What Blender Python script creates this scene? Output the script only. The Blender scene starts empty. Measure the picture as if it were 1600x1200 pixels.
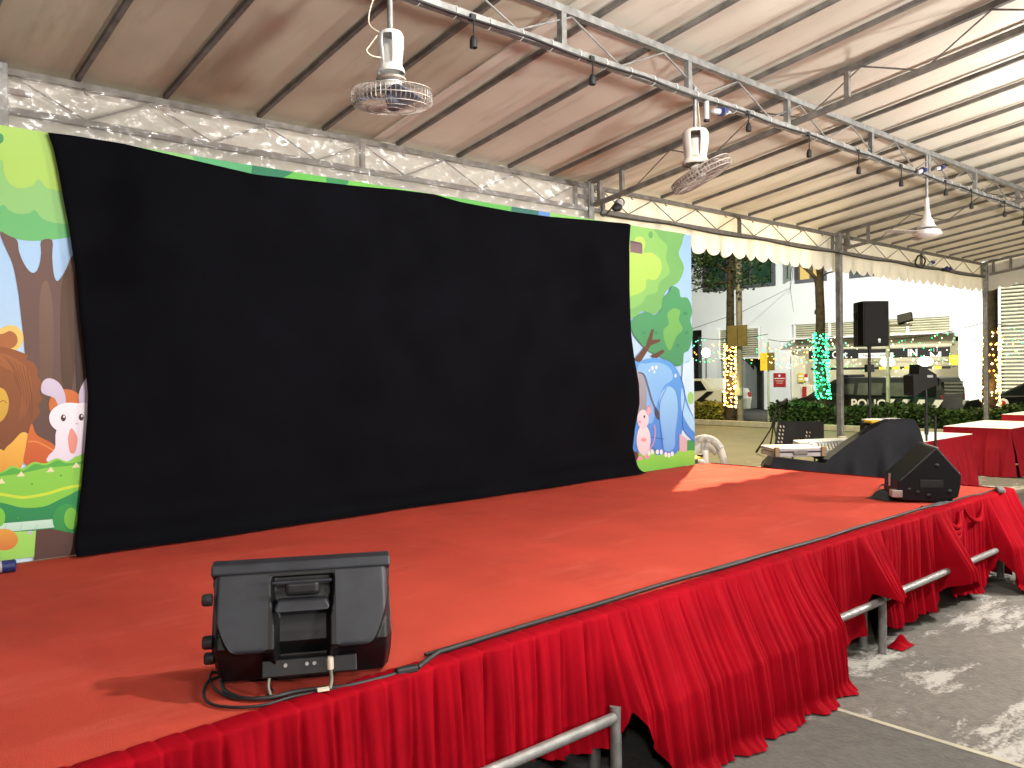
import bpy, bmesh, math, random
import numpy as np
from mathutils import Vector, Matrix
rnd = random.Random(7)
S = bpy.context.scene
COL = S.collection
# ------------------------------------------------------------------ camera
CAMP = np.array([0.0, 0.0, 1.65])
FPX = 1290.0
MC = np.array([[0.74824637, 0.02319383, -0.6630154],
               [-0.66322208, 0.00168255, -0.74842076],
               [-0.01624319, 0.99972957, 0.01664162]])
cd = bpy.data.cameras.new('camera')
cam = bpy.data.objects.new('camera', cd)
COL.objects.link(cam)
cd.sensor_width = 36.0
cd.lens = FPX / 1600 * 36
cd.clip_end = 1000
cd.clip_start = 0.02
m4 = Matrix.Identity(4)
for i in range(3):
    for j in range(3):
        m4[i][j] = MC[i, j]
    m4[i][3] = CAMP[i]
cam.matrix_world = m4
S.camera = cam


def W(px, py, axis, val):
    """point of the photograph (1600x1200) on the real plane axis = val"""
    d = MC @ np.array([px - 800.0, 600.0 - py, -FPX])
    t = (val - CAMP[axis]) / d[axis]
    return Vector(CAMP + d * t)


# ------------------------------------------------------------------ world, light, exposure
R = math.radians
world = bpy.data.worlds.new('World')
S.world = world
world.use_nodes = True
nt = world.node_tree
nt.nodes.clear()
wo = nt.nodes.new('ShaderNodeOutputWorld')
bg = nt.nodes.new('ShaderNodeBackground')
sk = nt.nodes.new('ShaderNodeTexSky')
sk.sky_type = 'NISHITA'
sk.sun_disc = False
sk.sun_elevation = R(-4)
sk.sun_rotation = R(60)
bg.inputs[1].default_value = 0.05
nt.links.new(sk.outputs[0], bg.inputs[0])
nt.links.new(bg.outputs[0], wo.inputs[0])


def lamp(kind, name, loc, power, col, size=0.1, aim=None, spot=None, blend=0.3):
    l = bpy.data.lights.new(name, kind)
    l.energy = power
    l.color = col
    if kind == 'AREA':
        l.size = size
    else:
        l.shadow_soft_size = size
    if kind == 'SPOT':
        l.spot_size = R(spot)
        l.spot_blend = blend
    o = bpy.data.objects.new(name, l)
    COL.objects.link(o)
    o.location = loc
    if aim is not None:
        o.rotation_euler = (Vector(aim) - Vector(loc)).to_track_quat('-Z', 'Y').to_euler()
    return o


WARM = (1.0, 0.90, 0.78)
lamp('POINT', 'tent_lamp', (7.8, 0.2, 2.35), 620, (1, 0.955, 0.90), 0.12)
lamp('POINT', 'tent_lamp', (6.7, 0.8, 3.40), 150, (1, 0.96, 0.91), 0.10)
lamp('POINT', 'tent_lamp', (12.8, 0.3, 2.35), 190, (1, 0.94, 0.84), 0.10)
lamp('POINT', 'tent_lamp', (-0.8, -0.9, 2.7), 240, (1, 0.95, 0.89), 0.12)
lamp('SPOT', 'tent_floodlight', (2.9, 0.5, 3.72), 450, (1, 0.955, 0.90), 0.10, (3.0, 3.0, 0.7), 150, 0.5)
lamp('POINT', 'tent_lamp', (3.6, -3.4, 2.6), 90, (1, 0.955, 0.90), 0.25)
lamp('SPOT', 'added_roof_fill', (2.4, -1.3, 1.6), 760, (1, 0.965, 0.92), 0.20, (2.0, 4.0, 3.55), 105, 0.8)  # unseen fill light added behind the camera to brighten the roof from below
lamp('POINT', 'fairy_glow', (20.0, 10.72, 1.2), 26, (0.04, 1.0, 0.30), 0.12)
lamp('POINT', 'fairy_glow', (20.0, 13.4, 1.1), 26, (1.0, 0.55, 0.15), 0.12)
lamp('POINT', 'fairy_glow', (20.05, 6.6, 1.1), 14, (1.0, 0.55, 0.15), 0.12)
lamp('SPOT', 'street_floodlight', (13.4, 8.9, 9.6), 8000, (1.0, 0.86, 0.56), 0.15, (13.0, 8.2, 0.0), 150, 0.3)
lamp('SPOT', 'street_floodlight', (13.5, 9.0, 9.7), 21000, (1.0, 0.84, 0.52), 0.10, (6.0, 4.4, 0.7), 22, 0.4)
lamp('SPOT', 'facade_floodlight', (20.6, 9.6, 6.5), 4300, (0.97, 1.0, 0.94), 0.15, (28.0, 11.5, 5.0), 110, 0.5)
lamp('SPOT', 'facade_floodlight', (21.2, 18.5, 5.0), 650, (0.95, 1.0, 0.93), 0.15, (28.0, 17.5, 4.2), 120, 0.5)
lamp('SPOT', 'facade_floodlight', (21.8, 4.5, 6.0), 500, (0.98, 1.0, 0.86), 0.15, (28.0, 7.5, 3.5), 100, 0.5)

S.view_settings.view_transform = 'Standard'
S.view_settings.look = 'None'
S.view_settings.gamma = 1.0
S.view_settings.exposure = 0.0
S.view_settings.use_curve_mapping = False
S.cycles.use_denoising = True
S.cycles.max_bounces = 8
S.cycles.transparent_max_bounces = 16
S.cycles.caustics_reflective = False
S.cycles.caustics_refractive = False
S.cycles.sample_clamp_indirect = 6


# ------------------------------------------------------------------ materials
def lin(c):
    r = []
    for v in c:
        v = v / 255.0
        r.append(v / 12.92 if v <= 0.04045 else ((v + 0.055) / 1.055) ** 2.4)
    return tuple(r)


def mat(name, col, rough=0.6, metal=0.0, noise=None, bump=None, spec=0.5, emit=None, alpha=1.0, sheen=0.0, trans=0.0):
    """col linear rgb; noise=(scale, amount[, second colour]); bump=(scale, strength)"""
    m = bpy.data.materials.new(name)
    m.use_nodes = True
    n = m.node_tree.nodes
    L = m.node_tree.links
    b = n['Principled BSDF']
    b.inputs['Base Color'].default_value = (*col, 1)
    b.inputs['Roughness'].default_value = rough
    b.inputs['Metallic'].default_value = metal
    b.inputs['Specular IOR Level'].default_value = spec
    b.inputs['Alpha'].default_value = alpha
    if trans:
        b.inputs['Transmission Weight'].default_value = trans
    if sheen:
        b.inputs['Sheen Weight'].default_value = sheen
    if emit:
        b.inputs['Emission Color'].default_value = (*emit[0], 1)
        b.inputs['Emission Strength'].default_value = emit[1]
    tc = n.new('ShaderNodeTexCoord')
    if noise:
        t = n.new('ShaderNodeTexNoise')
        t.inputs['Scale'].default_value = noise[0]
        t.inputs['Detail'].default_value = 5
        L.new(tc.outputs['Object'], t.inputs['Vector'])
        r = n.new('ShaderNodeMapRange')
        r.inputs[1].default_value = 0.3
        r.inputs[2].default_value = 0.7
        L.new(t.outputs[0], r.inputs[0])
        x = n.new('ShaderNodeMix')
        x.data_type = 'RGBA'
        L.new(r.outputs[0], x.inputs[0])
        c2 = noise[2] if len(noise) > 2 else tuple(v * (1 - noise[1]) for v in col)
        c1 = tuple(min(1, v * (1 + noise[1] * 0.5)) for v in col) if len(noise) < 3 else col
        x.inputs[6].default_value = (*c1, 1)
        x.inputs[7].default_value = (*c2, 1)
        L.new(x.outputs[2], b.inputs['Base Color'])
        m['mix'] = 1
    if bump:
        t2 = n.new('ShaderNodeTexNoise')
        t2.inputs['Scale'].default_value = bump[0]
        t2.inputs['Detail'].default_value = 4
        L.new(tc.outputs['Object'], t2.inputs['Vector'])
        bp = n.new('ShaderNodeBump')
        bp.inputs['Strength'].default_value = bump[1]
        bp.inputs['Distance'].default_value = 0.02
        L.new(t2.outputs[0], bp.inputs['Height'])
        L.new(bp.outputs[0], b.inputs['Normal'])
    return m


def emat(name, col, strength):
    m = bpy.data.materials.new(name)
    m.use_nodes = True
    n = m.node_tree.nodes
    n.clear()
    o = n.new('ShaderNodeOutputMaterial')
    e = n.new('ShaderNodeEmission')
    e.inputs[0].default_value = (*col, 1)
    e.inputs[1].default_value = strength
    m.node_tree.links.new(e.outputs[0], o.inputs[0])
    return m


M = {}
M['steel'] = mat('galvanised_steel', (0.30, 0.30, 0.29), 0.5, 0.55, (18, 0.35), (60, 0.1))
M['steel_dark'] = mat('weathered_steel', (0.20, 0.185, 0.165), 0.6, 0.35, (14, 0.4), (60, 0.1))
M['rafter'] = mat('rafter_steel', (0.17, 0.16, 0.145), 0.6, 0.3, (10, 0.4))
M['carpet'] = mat('red_carpet', (0.50, 0.064, 0.040), 0.95, 0, (2.2, 0.16), (420, 0.35), 0.12)


def scuff(m, c, sx, sy, th):
    n = m.node_tree.nodes
    L = m.node_tree.links
    b = n['Principled BSDF']
    src = b.inputs['Base Color'].links[0].from_socket
    tc = n.new('ShaderNodeTexCoord')
    mp = n.new('ShaderNodeMapping')
    mp.inputs['Scale'].default_value = (sx, sy, 1)
    mp.inputs['Rotation'].default_value = (0, 0, 0.5)
    L.new(tc.outputs['Object'], mp.inputs[0])
    t = n.new('ShaderNodeTexNoise')
    t.inputs['Scale'].default_value = 1
    t.inputs['Detail'].default_value = 10
    t.inputs['Roughness'].default_value = 0.68
    L.new(mp.outputs[0], t.inputs['Vector'])
    r = n.new('ShaderNodeMapRange')
    r.inputs[1].default_value = th
    r.inputs[2].default_value = th + 0.2
    r.inputs[4].default_value = 0.55
    L.new(t.outputs[0], r.inputs[0])
    x = n.new('ShaderNodeMix')
    x.data_type = 'RGBA'
    x.inputs[7].default_value = (*c, 1)
    L.new(r.outputs[0], x.inputs[0])
    L.new(src, x.inputs[6])
    L.new(x.outputs[2], b.inputs['Base Color'])


scuff(M['carpet'], (0.60, 0.12, 0.085), 1.3, 4.5, 0.55)
scuff(M['carpet'], (0.34, 0.040, 0.028), 2.8, 0.9, 0.56)
M['skirt'] = mat('red_satin', (0.27, 0.0022, 0.0085), 0.75, 0, (5, 0.2), (300, 0.08), 0.03)
M['table_skirt'] = mat('crimson_cloth', (0.34, 0.006, 0.016), 0.75, 0, (5, 0.12), None, 0.2)
M['black_cloth'] = mat('black_cloth', (0.0036, 0.0038, 0.0055), 0.95, 0, (3, 0.25), (260, 0.2), 0.05)
M['drape'] = mat('charcoal_cloth', (0.020, 0.021, 0.025), 0.9, 0, (4, 0.25), (200, 0.2), 0.1)
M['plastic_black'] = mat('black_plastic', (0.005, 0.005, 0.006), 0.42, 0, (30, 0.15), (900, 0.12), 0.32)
M['plastic_lit'] = mat('lit_black_plastic', (0.019, 0.021, 0.028), 0.40, 0, (12, 0.35), (700, 0.18), 0.42)  # paler copy of the black plastic, light on upper faces put into colour
M['black'] = mat('matt_black', (0.012, 0.012, 0.013), 0.6, 0, (20, 0.2))
M['rubber'] = mat('cable_rubber', (0.012, 0.012, 0.013), 0.55, 0, (30, 0.2))
M['grille'] = mat('speaker_grille', (0.009, 0.009, 0.010), 0.7, 0.1, (200, 0.4), (900, 0.5))
M['white_plastic'] = mat('white_plastic', (0.78, 0.77, 0.74), 0.35, 0, (9, 0.08))
M['fan_white'] = mat('fan_enamel', (0.80, 0.79, 0.77), 0.4, 0, (14, 0.15))
M['fan_old'] = mat('yellowed_enamel', (0.66, 0.61, 0.55), 0.5, 0, (10, 0.25))
M['wire'] = mat('fan_cage_wire', (0.55, 0.50, 0.45), 0.45, 0.5, (20, 0.3))
M['wire_old'] = mat('rusty_cage_wire', (0.40, 0.34, 0.29), 0.55, 0.4, (20, 0.3))
M['blade'] = mat('fan_blade', (0.16, 0.19, 0.26), 0.3, 0, (5, 0.2))
M['blade_grey'] = mat('dusty_fan_blade', (0.36, 0.33, 0.30), 0.5, 0, (5, 0.3))
M['white_paint'] = mat('white_facade_paint', (0.80, 0.81, 0.79), 0.8, 0, (0.7, 0.06), (30, 0.08), 0.2)
M['cream_paint'] = mat('cream_wall_paint', (0.70, 0.66, 0.50), 0.8, 0, (1.2, 0.12), None, 0.2)
M['grey_paint'] = mat('grey_wall_paint', (0.24, 0.26, 0.24), 0.8, 0, (1.5, 0.2), None, 0.2)
M['dark_frame'] = mat('dark_window_frame', (0.09, 0.09, 0.10), 0.5, 0.2, (6, 0.2))
M['glass_green'] = mat('green_tinted_glass', (0.03, 0.075, 0.045), 0.08, 0, (1.5, 0.4), None, 0.6)
M['glass_dark'] = mat('dark_car_glass', (0.010, 0.014, 0.014), 0.05, 0, (3, 0.3), None, 0.6)
M['glass_curtain'] = mat('curtained_glass', (0.085, 0.10, 0.088), 0.3, 0, (6, 0.3), None, 0.5)
M['louvre'] = mat('louvre_aluminium', (0.58, 0.55, 0.41), 0.5, 0.1, (3, 0.15))
M['dark_in'] = mat('dark_interior', (0.035, 0.035, 0.035), 0.9, 0, (3, 0.3))
M['sign_black'] = mat('sign_black', (0.012, 0.012, 0.014), 0.5, 0, (4, 0.2))
M['sign_white'] = mat('sign_white', (0.85, 0.85, 0.83), 0.5, 0, (4, 0.05))
M['sign_red'] = mat('sign_red', (0.42, 0.02, 0.02), 0.5, 0, (4, 0.1))
M['sign_yellow'] = mat('sign_yellow', (0.75, 0.56, 0.05), 0.5, 0, (4, 0.1))
M['olive'] = mat('olive_board', (0.16, 0.125, 0.035), 0.7, 0, (6, 0.2))
M['orange'] = mat('orange_plastic', (0.85, 0.11, 0.01), 0.5, 0, (4, 0.1))
M['blue_plug'] = mat('blue_connector', (0.02, 0.03, 0.15), 0.4, 0, (20, 0.2))
M['grey_plug'] = mat('grey_connector', (0.45, 0.46, 0.46), 0.4, 0, (20, 0.15))
M['yellow'] = mat('yellow_plastic', (0.75, 0.45, 0.02), 0.45, 0, (20, 0.2))
M['silver'] = mat('aluminium_trim', (0.62, 0.60, 0.58), 0.35, 0.7, (20, 0.2))
M['case'] = mat('case_laminate', (0.45, 0.42, 0.42), 0.5, 0.1, (15, 0.15))
M['pole_grey'] = mat('pole_grey_paint', (0.20, 0.19, 0.15), 0.6, 0.1, (8, 0.25))
M['pole_green'] = mat('pale_green_paint', (0.40, 0.46, 0.36), 0.6, 0, (8, 0.2))
M['van_paint'] = mat('dark_van_paint', (0.008, 0.012, 0.013), 0.42, 0, (2, 0.2))
M['car_white'] = mat('white_car_paint', (0.72, 0.73, 0.66), 0.25, 0, (2, 0.05))
M['car_black'] = mat('black_car_paint', (0.008, 0.009, 0.009), 0.2, 0, (2, 0.2))
M['tyre'] = mat('tyre_rubber', (0.015, 0.015, 0.015), 0.85, 0, (20, 0.2))
M['rim'] = mat('wheel_rim', (0.45, 0.45, 0.46), 0.35, 0.7, (20, 0.15))
M['bark'] = mat('tree_bark', (0.055, 0.045, 0.032), 0.95, 0, (9, 0.5), (35, 0.9), 0.1)
M['leaf'] = mat('tree_leaf', (0.030, 0.065, 0.022), 0.6, 0, (1.3, 0.5), None, 0.3)
M['hedge'] = mat('hedge_leaf', (0.032, 0.070, 0.014), 0.55, 0, (1.5, 0.45), None, 0.3)
M['hedge_y'] = mat('yellow_hedge_leaf', (0.15, 0.15, 0.02), 0.55, 0, (1.8, 0.5), None, 0.3)
M['twig'] = mat('hedge_twig', (0.03, 0.028, 0.015), 0.9, 0, (9, 0.3))
M['kerb'] = mat('kerb_concrete', (0.42, 0.40, 0.30), 0.85, 0, (5, 0.2), (60, 0.3))
M['board'] = mat('backing_board', (0.35, 0.30, 0.24), 0.8, 0, (4, 0.2))
M['cord_white'] = mat('cream_cord', (0.70, 0.62, 0.48), 0.5, 0, (9, 0.1))
M['cup'] = mat('paper_cup', (0.35, 0.03, 0.02), 0.6, 0, (9, 0.1))
M['ply'] = mat('plywood', (0.30, 0.20, 0.11), 0.8, 0, (6, 0.25))
M['e_warm'] = emat('fairy_warm', (1.0, 0.42, 0.06), 9)
M['e_warm2'] = emat('fairy_pale', (1.0, 0.72, 0.35), 9)
M['e_green'] = emat('fairy_green', (0.01, 1.0, 0.25), 4)
M['e_mint'] = emat('fairy_mint', (0.16, 1.0, 0.50), 4.5)
M['e_globe'] = emat('globe_light', (1.0, 0.90, 0.62), 9)
M['e_white'] = emat('tube_light', (1.0, 0.98, 0.88), 14)
M['e_window'] = emat('lit_window', (1.0, 0.72, 0.22), 0.9)
M['e_blue'] = emat('cool_light', (0.75, 0.85, 1.0), 8)


def vcol_mat():
    m = mat('printed_vinyl', (1, 1, 1), 0.55, 0, None, (2.2, 0.10), 0.3)
    n = m.node_tree.nodes
    a = n.new('ShaderNodeVertexColor')
    a.layer_name = 'print'
    m.node_tree.links.new(a.outputs[0], n['Principled BSDF'].inputs['Base Color'])
    return m


M['print'] = vcol_mat()


def tarp(name, c1, c2):
    m = mat(name, c1, 0.7, 0, (1.1, 0.2, c2), (3.0, 0.35), 0.2)
    n = m.node_tree.nodes
    L = m.node_tree.links
    b = n['Principled BSDF']
    src = b.inputs['Base Color'].links[0].from_socket
    tc = n.new('ShaderNodeTexCoord')
    mp = n.new('ShaderNodeMapping')
    mp.inputs['Scale'].default_value = (4.5, 0.7, 1)
    L.new(tc.outputs['Object'], mp.inputs[0])
    t = n.new('ShaderNodeTexNoise')
    t.inputs['Scale'].default_value = 1.6
    t.inputs['Detail'].default_value = 8
    t.inputs['Roughness'].default_value = 0.65
    L.new(mp.outputs[0], t.inputs['Vector'])
    r = n.new('ShaderNodeMapRange')
    r.inputs[1].default_value = 0.52
    r.inputs[2].default_value = 0.8
    r.inputs[4].default_value = 0.55
    L.new(t.outputs[0], r.inputs[0])
    x = n.new('ShaderNodeMix')
    x.data_type = 'RGBA'
    x.inputs[7].default_value = (0.26, 0.20, 0.13, 1)
    L.new(r.outputs[0], x.inputs[0])
    L.new(src, x.inputs[6])
    L.new(x.outputs[2], b.inputs['Base Color'])
    return m


M['tarp'] = tarp('cream_tarpaulin', (0.68, 0.635, 0.545), (0.62, 0.565, 0.475))
M['tarp_shaded'] = tarp('stained_shaded_tarpaulin', (0.53, 0.49, 0.385), (0.45, 0.41, 0.315))  # shade over the left roof put into a darker, browner base colour
def translucent(m, k):
    n = m.node_tree.nodes
    L = m.node_tree.links
    b = n['Principled BSDF']
    t = n.new('ShaderNodeBsdfTranslucent')
    l = b.inputs['Base Color'].links
    if l:
        L.new(l[0].from_socket, t.inputs[0])
    x = n.new('ShaderNodeMixShader')
    x.inputs[0].default_value = k
    L.new(b.outputs[0], x.inputs[1])
    L.new(t.outputs[0], x.inputs[2])
    L.new(x.outputs[0], n['Material Output'].inputs[0])


translucent(M['tarp'], 0.07)
translucent(M['tarp_shaded'], 0.04)
M['valance'] = mat('white_valance', (0.76, 0.72, 0.64), 0.7, 0, (2.5, 0.12), (5, 0.3), 0.2)
translucent(M['valance'], 0.3)


def film():
    m = bpy.data.materials.new('clear_film')
    m.use_nodes = True
    n = m.node_tree.nodes
    L = m.node_tree.links
    n.clear()
    o = n.new('ShaderNodeOutputMaterial')
    tr = n.new('ShaderNodeBsdfTransparent')
    gl = n.new('ShaderNodeBsdfGlossy')
    gl.inputs['Roughness'].default_value = 0.12
    df = n.new('ShaderNodeBsdfDiffuse')
    df.inputs[0].default_value = (0.86, 0.85, 0.82, 1)
    tc = n.new('ShaderNodeTexCoord')
    mp = n.new('ShaderNodeMapping')
    mp.inputs['Scale'].default_value = (0.9, 3, 3.6)
    mp.inputs['Rotation'].default_value = (0, 0.5, 0)
    L.new(tc.outputs['Object'], mp.inputs[0])
    t = n.new('ShaderNodeTexNoise')
    t.inputs['Scale'].default_value = 2.2
    t.inputs['Detail'].default_value = 6
    t.inputs['Distortion'].default_value = 1.2
    L.new(mp.outputs[0], t.inputs['Vector'])
    bp = n.new('ShaderNodeBump')
    bp.inputs['Strength'].default_value = 1.0
    bp.inputs['Distance'].default_value = 0.03
    L.new(t.outputs[0], bp.inputs['Height'])
    L.new(bp.outputs[0], gl.inputs['Normal'])
    x1 = n.new('ShaderNodeMixShader')
    x1.inputs[0].default_value = 0.16
    L.new(tr.outputs[0], x1.inputs[1])
    L.new(df.outputs[0], x1.inputs[2])
    x2 = n.new('ShaderNodeMixShader')
    x2.inputs[0].default_value = 0.11
    L.new(x1.outputs[0], x2.inputs[1])
    L.new(gl.outputs[0], x2.inputs[2])
    L.new(x2.outputs[0], o.inputs[0])
    return m


M['film'] = film()


def ground_mat(name, base, dark, pale, streak, wx, wy, amount, rough=0.8):
    m = mat(name, base, rough, 0, (0.9, 0.3, dark), (45, 0.35), 0.3)
    n = m.node_tree.nodes
    L = m.node_tree.links
    b = n['Principled BSDF']
    src = b.inputs['Base Color'].links[0].from_socket
    tc = n.new('ShaderNodeTexCoord')
    # fine mottling
    t0 = n.new('ShaderNodeTexNoise')
    t0.inputs['Scale'].default_value = 14
    t0.inputs['Detail'].default_value = 8
    t0.inputs['Roughness'].default_value = 0.7
    L.new(tc.outputs['Object'], t0.inputs['Vector'])
    r0 = n.new('ShaderNodeMapRange')
    r0.inputs[1].default_value = 0.35
    r0.inputs[2].default_value = 0.7
    r0.inputs[4].default_value = 0.6
    L.new(t0.outputs[0], r0.inputs[0])
    x0 = n.new('ShaderNodeMix')
    x0.data_type = 'RGBA'
    x0.inputs[7].default_value = (*pale, 1)
    L.new(r0.outputs[0], x0.inputs[0])
    L.new(src, x0.inputs[6])
    acc = None
    for (sx, sy, wgt, dt) in ((wx, wy, 0.52, 3), (wx * 4.5, wy * 6.5, 0.30, 8), (38, 46, 0.18, 8)):
        mp = n.new('ShaderNodeMapping')
        mp.inputs['Scale'].default_value = (sx, sy, 1)
        L.new(tc.outputs['Object'], mp.inputs[0])
        t = n.new('ShaderNodeTexNoise')
        t.inputs['Scale'].default_value = 1.0
        t.inputs['Detail'].default_value = dt
        t.inputs['Roughness'].default_value = 0.66
        t.inputs['Distortion'].default_value = 0.5
        L.new(mp.outputs[0], t.inputs['Vector'])
        ma = n.new('ShaderNodeMath')
        ma.operation = 'MULTIPLY_ADD'
        ma.inputs[1].default_value = wgt
        L.new(t.outputs[0], ma.inputs[0])
        if acc is None:
            ma.inputs[2].default_value = 0
        else:
            L.new(acc, ma.inputs[2])
        acc = ma.outputs[0]
    r = n.new('ShaderNodeMapRange')
    r.inputs[1].default_value = 1 - amount
    r.inputs[2].default_value = 1 - amount + 0.055
    r.inputs[4].default_value = 0.85
    L.new(acc, r.inputs[0])
    x = n.new('ShaderNodeMix')
    x.data_type = 'RGBA'
    x.inputs[7].default_value = (*streak, 1)
    L.new(r.outputs[0], x.inputs[0])
    L.new(x0.outputs[2], x.inputs[6])
    L.new(x.outputs[2], b.inputs['Base Color'])
    return m


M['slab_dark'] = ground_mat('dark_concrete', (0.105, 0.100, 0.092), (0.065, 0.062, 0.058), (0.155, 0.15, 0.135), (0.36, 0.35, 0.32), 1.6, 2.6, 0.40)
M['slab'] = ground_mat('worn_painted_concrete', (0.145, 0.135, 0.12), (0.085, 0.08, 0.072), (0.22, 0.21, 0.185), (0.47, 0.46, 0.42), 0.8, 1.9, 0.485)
M['road'] = ground_mat('yard_concrete', (0.22, 0.20, 0.135), (0.15, 0.135, 0.09), (0.27, 0.25, 0.17), (0.32, 0.29, 0.2), 0.5, 1.6, 0.42)
M['ground'] = ground_mat('tarmac', (0.07, 0.07, 0.065), (0.05, 0.05, 0.046), (0.09, 0.09, 0.08), (0.14, 0.14, 0.13), 0.6, 0.6, 0.3)


# ------------------------------------------------------------------ mesh builder
class MB:
    def __init__(s):
        s.v = []
        s.f = []
        s.c = None

    def add(s, vs, fs):
        o = len(s.v)
        s.v.extend([tuple(v) for v in vs])
        s.f.extend([tuple(i + o for i in f) for f in fs])
        return s

    def box(s, c, sz, rot=None):
        x, y, z = sz[0] / 2, sz[1] / 2, sz[2] / 2
        vs = [Vector((a, b, d)) for a in (-x, x) for b in (-y, y) for d in (-z, z)]
        if rot is not None:
            vs = [rot @ v for v in vs]
        vs = [v + Vector(c) for v in vs]
        return s.add(vs, [(0, 1, 3, 2), (4, 6, 7, 5), (0, 4, 5, 1), (2, 3, 7, 6), (0, 2, 6, 4), (1, 5, 7, 3)])

    def bar(s, a, b, w, h=None):
        """square bar from a to b"""
        a, b = Vector(a), Vector(b)
        h = h or w
        d = (b - a)
        ln = d.length
        q = d.to_track_quat('X', 'Z').to_matrix()
        return s.box((a + b) / 2, (ln, w, h), q)

    def tube(s, pts, r, n=8, caps=True, closed=False):
        pts = [Vector(p) for p in pts]
        k = len(pts)
        rs = r if isinstance(r, (list, tuple)) else [r] * k
        vs = []
        up = None
        for i, p in enumerate(pts):
            if closed:
                t = pts[(i + 1) % k] - pts[i - 1]
            else:
                t = pts[min(i + 1, k - 1)] - pts[max(i - 1, 0)]
            if t.length < 1e-9:
                t = Vector((0, 0, 1))
            t.normalize()
            if up is None:
                up = Vector((0, 0, 1)) if abs(t.z) < 0.9 else Vector((1, 0, 0))
            u = (up - t * up.dot(t))
            if u.length < 1e-6:
                u = t.orthogonal()
            u.normalize()
            up = u
            w = t.cross(u)
            for j in range(n):
                a = 2 * math.pi * j / n
                vs.append(p + (u * math.cos(a) + w * math.sin(a)) * rs[i])
        fs = []
        for i in range(k if closed else k - 1):
            i2 = (i + 1) % k
            for j in range(n):
                j2 = (j + 1) % n
                fs.append((i * n + j, i * n + j2, i2 * n + j2, i2 * n + j))
        if caps and not closed:
            fs.append(tuple(range(n - 1, -1, -1)))
            fs.append(tuple((k - 1) * n + j for j in range(n)))
        return s.add(vs, fs)

    def lathe(s, prof, c=(0, 0, 0), n=24, rot=None):
        vs = []
        for r, z in prof:
            for j in range(n):
                a = 2 * math.pi * j / n
                v = Vector((r * math.cos(a), r * math.sin(a), z))
                if rot is not None:
                    v = rot @ v
                vs.append(v + Vector(c))
        fs = []
        for i in range(len(prof) - 1):
            for j in range(n):
                j2 = (j + 1) % n
                fs.append((i * n + j, i * n + j2, (i + 1) * n + j2, (i + 1) * n + j))
        fs.append(tuple(range(n - 1, -1, -1)))
        fs.append(tuple((len(prof) - 1) * n + j for j in range(n)))
        return s.add(vs, fs)

    def prism(s, poly, d):
        """poly: 3-D points; extruded along vector d"""
        k = len(poly)
        d = Vector(d)
        vs = [Vector(p) for p in poly] + [Vector(p) + d for p in poly]
        fs = [tuple(range(k)), tuple(range(2 * k - 1, k - 1, -1))]
        for i in range(k):
            j = (i + 1) % k
            fs.append((i, i + k, j + k, j))
        return s.add(vs, fs)

    def grid(s, P):
        """P[i][j] points"""
        ni, nj = len(P), len(P[0])
        vs = [p for row in P for p in row]
        fs = [(i * nj + j, (i + 1) * nj + j, (i + 1) * nj + j + 1, i * nj + j + 1)
              for i in range(ni - 1) for j in range(nj - 1)]
        return s.add(vs, fs)

    def build(s, name, m, parent=None, world=True, smooth=None, bevel=0, bseg=2, solid=0):
        me = bpy.data.meshes.new(name)
        off = Vector((0, 0, 0))
        if parent is not None and world:
            p = parent
            while p is not None:
                off += p.location
                p = p.parent
        vs = [(v[0] - off.x, v[1] - off.y, v[2] - off.z) for v in s.v] if off.length else s.v
        me.from_pydata([tuple(v) for v in vs], [], s.f)
        bm = bmesh.new()
        bm.from_mesh(me)
        if solid == 0 and len(s.f) < 60000:
            bmesh.ops.recalc_face_normals(bm, faces=bm.faces)
        bm.to_mesh(me)
        bm.free()
        me.materials.append(m)
        if smooth:
            me.polygons.foreach_set('use_smooth', [True] * len(me.polygons))
            if smooth < 180:
                me.set_sharp_from_angle(angle=R(smooth))
        o = bpy.data.objects.new(name, me)
        COL.objects.link(o)
        if parent is not None:
            o.parent = parent
        if bevel:
            b = o.modifiers.new('bevel', 'BEVEL')
            b.width = bevel
            b.segments = bseg
            b.limit_method = 'ANGLE'
            b.angle_limit = R(40)
        if solid:
            so = o.modifiers.new('solid', 'SOLIDIFY')
            so.thickness = solid
            so.offset = 0
        return o


def tag(o, label=None, cat=None, group=None, kind=None):
    if label:
        o['label'] = label
    if cat:
        o['category'] = cat
    if group:
        o['group'] = group
    if kind:
        o['kind'] = kind
    return o


def thing(name, loc, label, cat, group=None, rz=0, rot=None):
    o = bpy.data.objects.new(name, None)
    o.empty_display_size = 0.1
    COL.objects.link(o)
    o.location = loc
    o.rotation_euler = rot if rot else (0, 0, rz)
    return tag(o, label, cat, group)


def copy_tree(o, parent=None):
    c = o.copy()
    COL.objects.link(c)
    c.parent = parent
    for ch in list(o.children):
        copy_tree(ch, c)
    return c


def text(name, s, size, m, parent, loc, rot, ext=0.004, align='CENTER', bold=0.0):
    cu = bpy.data.curves.new(name, 'FONT')
    cu.body = s
    cu.size = size
    cu.extrude = ext
    cu.offset = bold
    cu.align_x = align
    cu.align_y = 'CENTER'
    t = bpy.data.objects.new(name, cu)
    COL.objects.link(t)
    dg = bpy.context.evaluated_depsgraph_get()
    me = bpy.data.meshes.new_from_object(t.evaluated_get(dg))
    bpy.data.objects.remove(t)
    me.materials.clear()
    me.materials.append(m)
    o = bpy.data.objects.new(name, me)
    COL.objects.link(o)
    o.parent = parent
    off = Vector((0, 0, 0))
    p = parent
    while p is not None:
        off += p.location
        p = p.parent
    mm = rot.to_4x4()
    mm.translation = Vector(loc) - off
    o.matrix_local = mm
    return o


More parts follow.
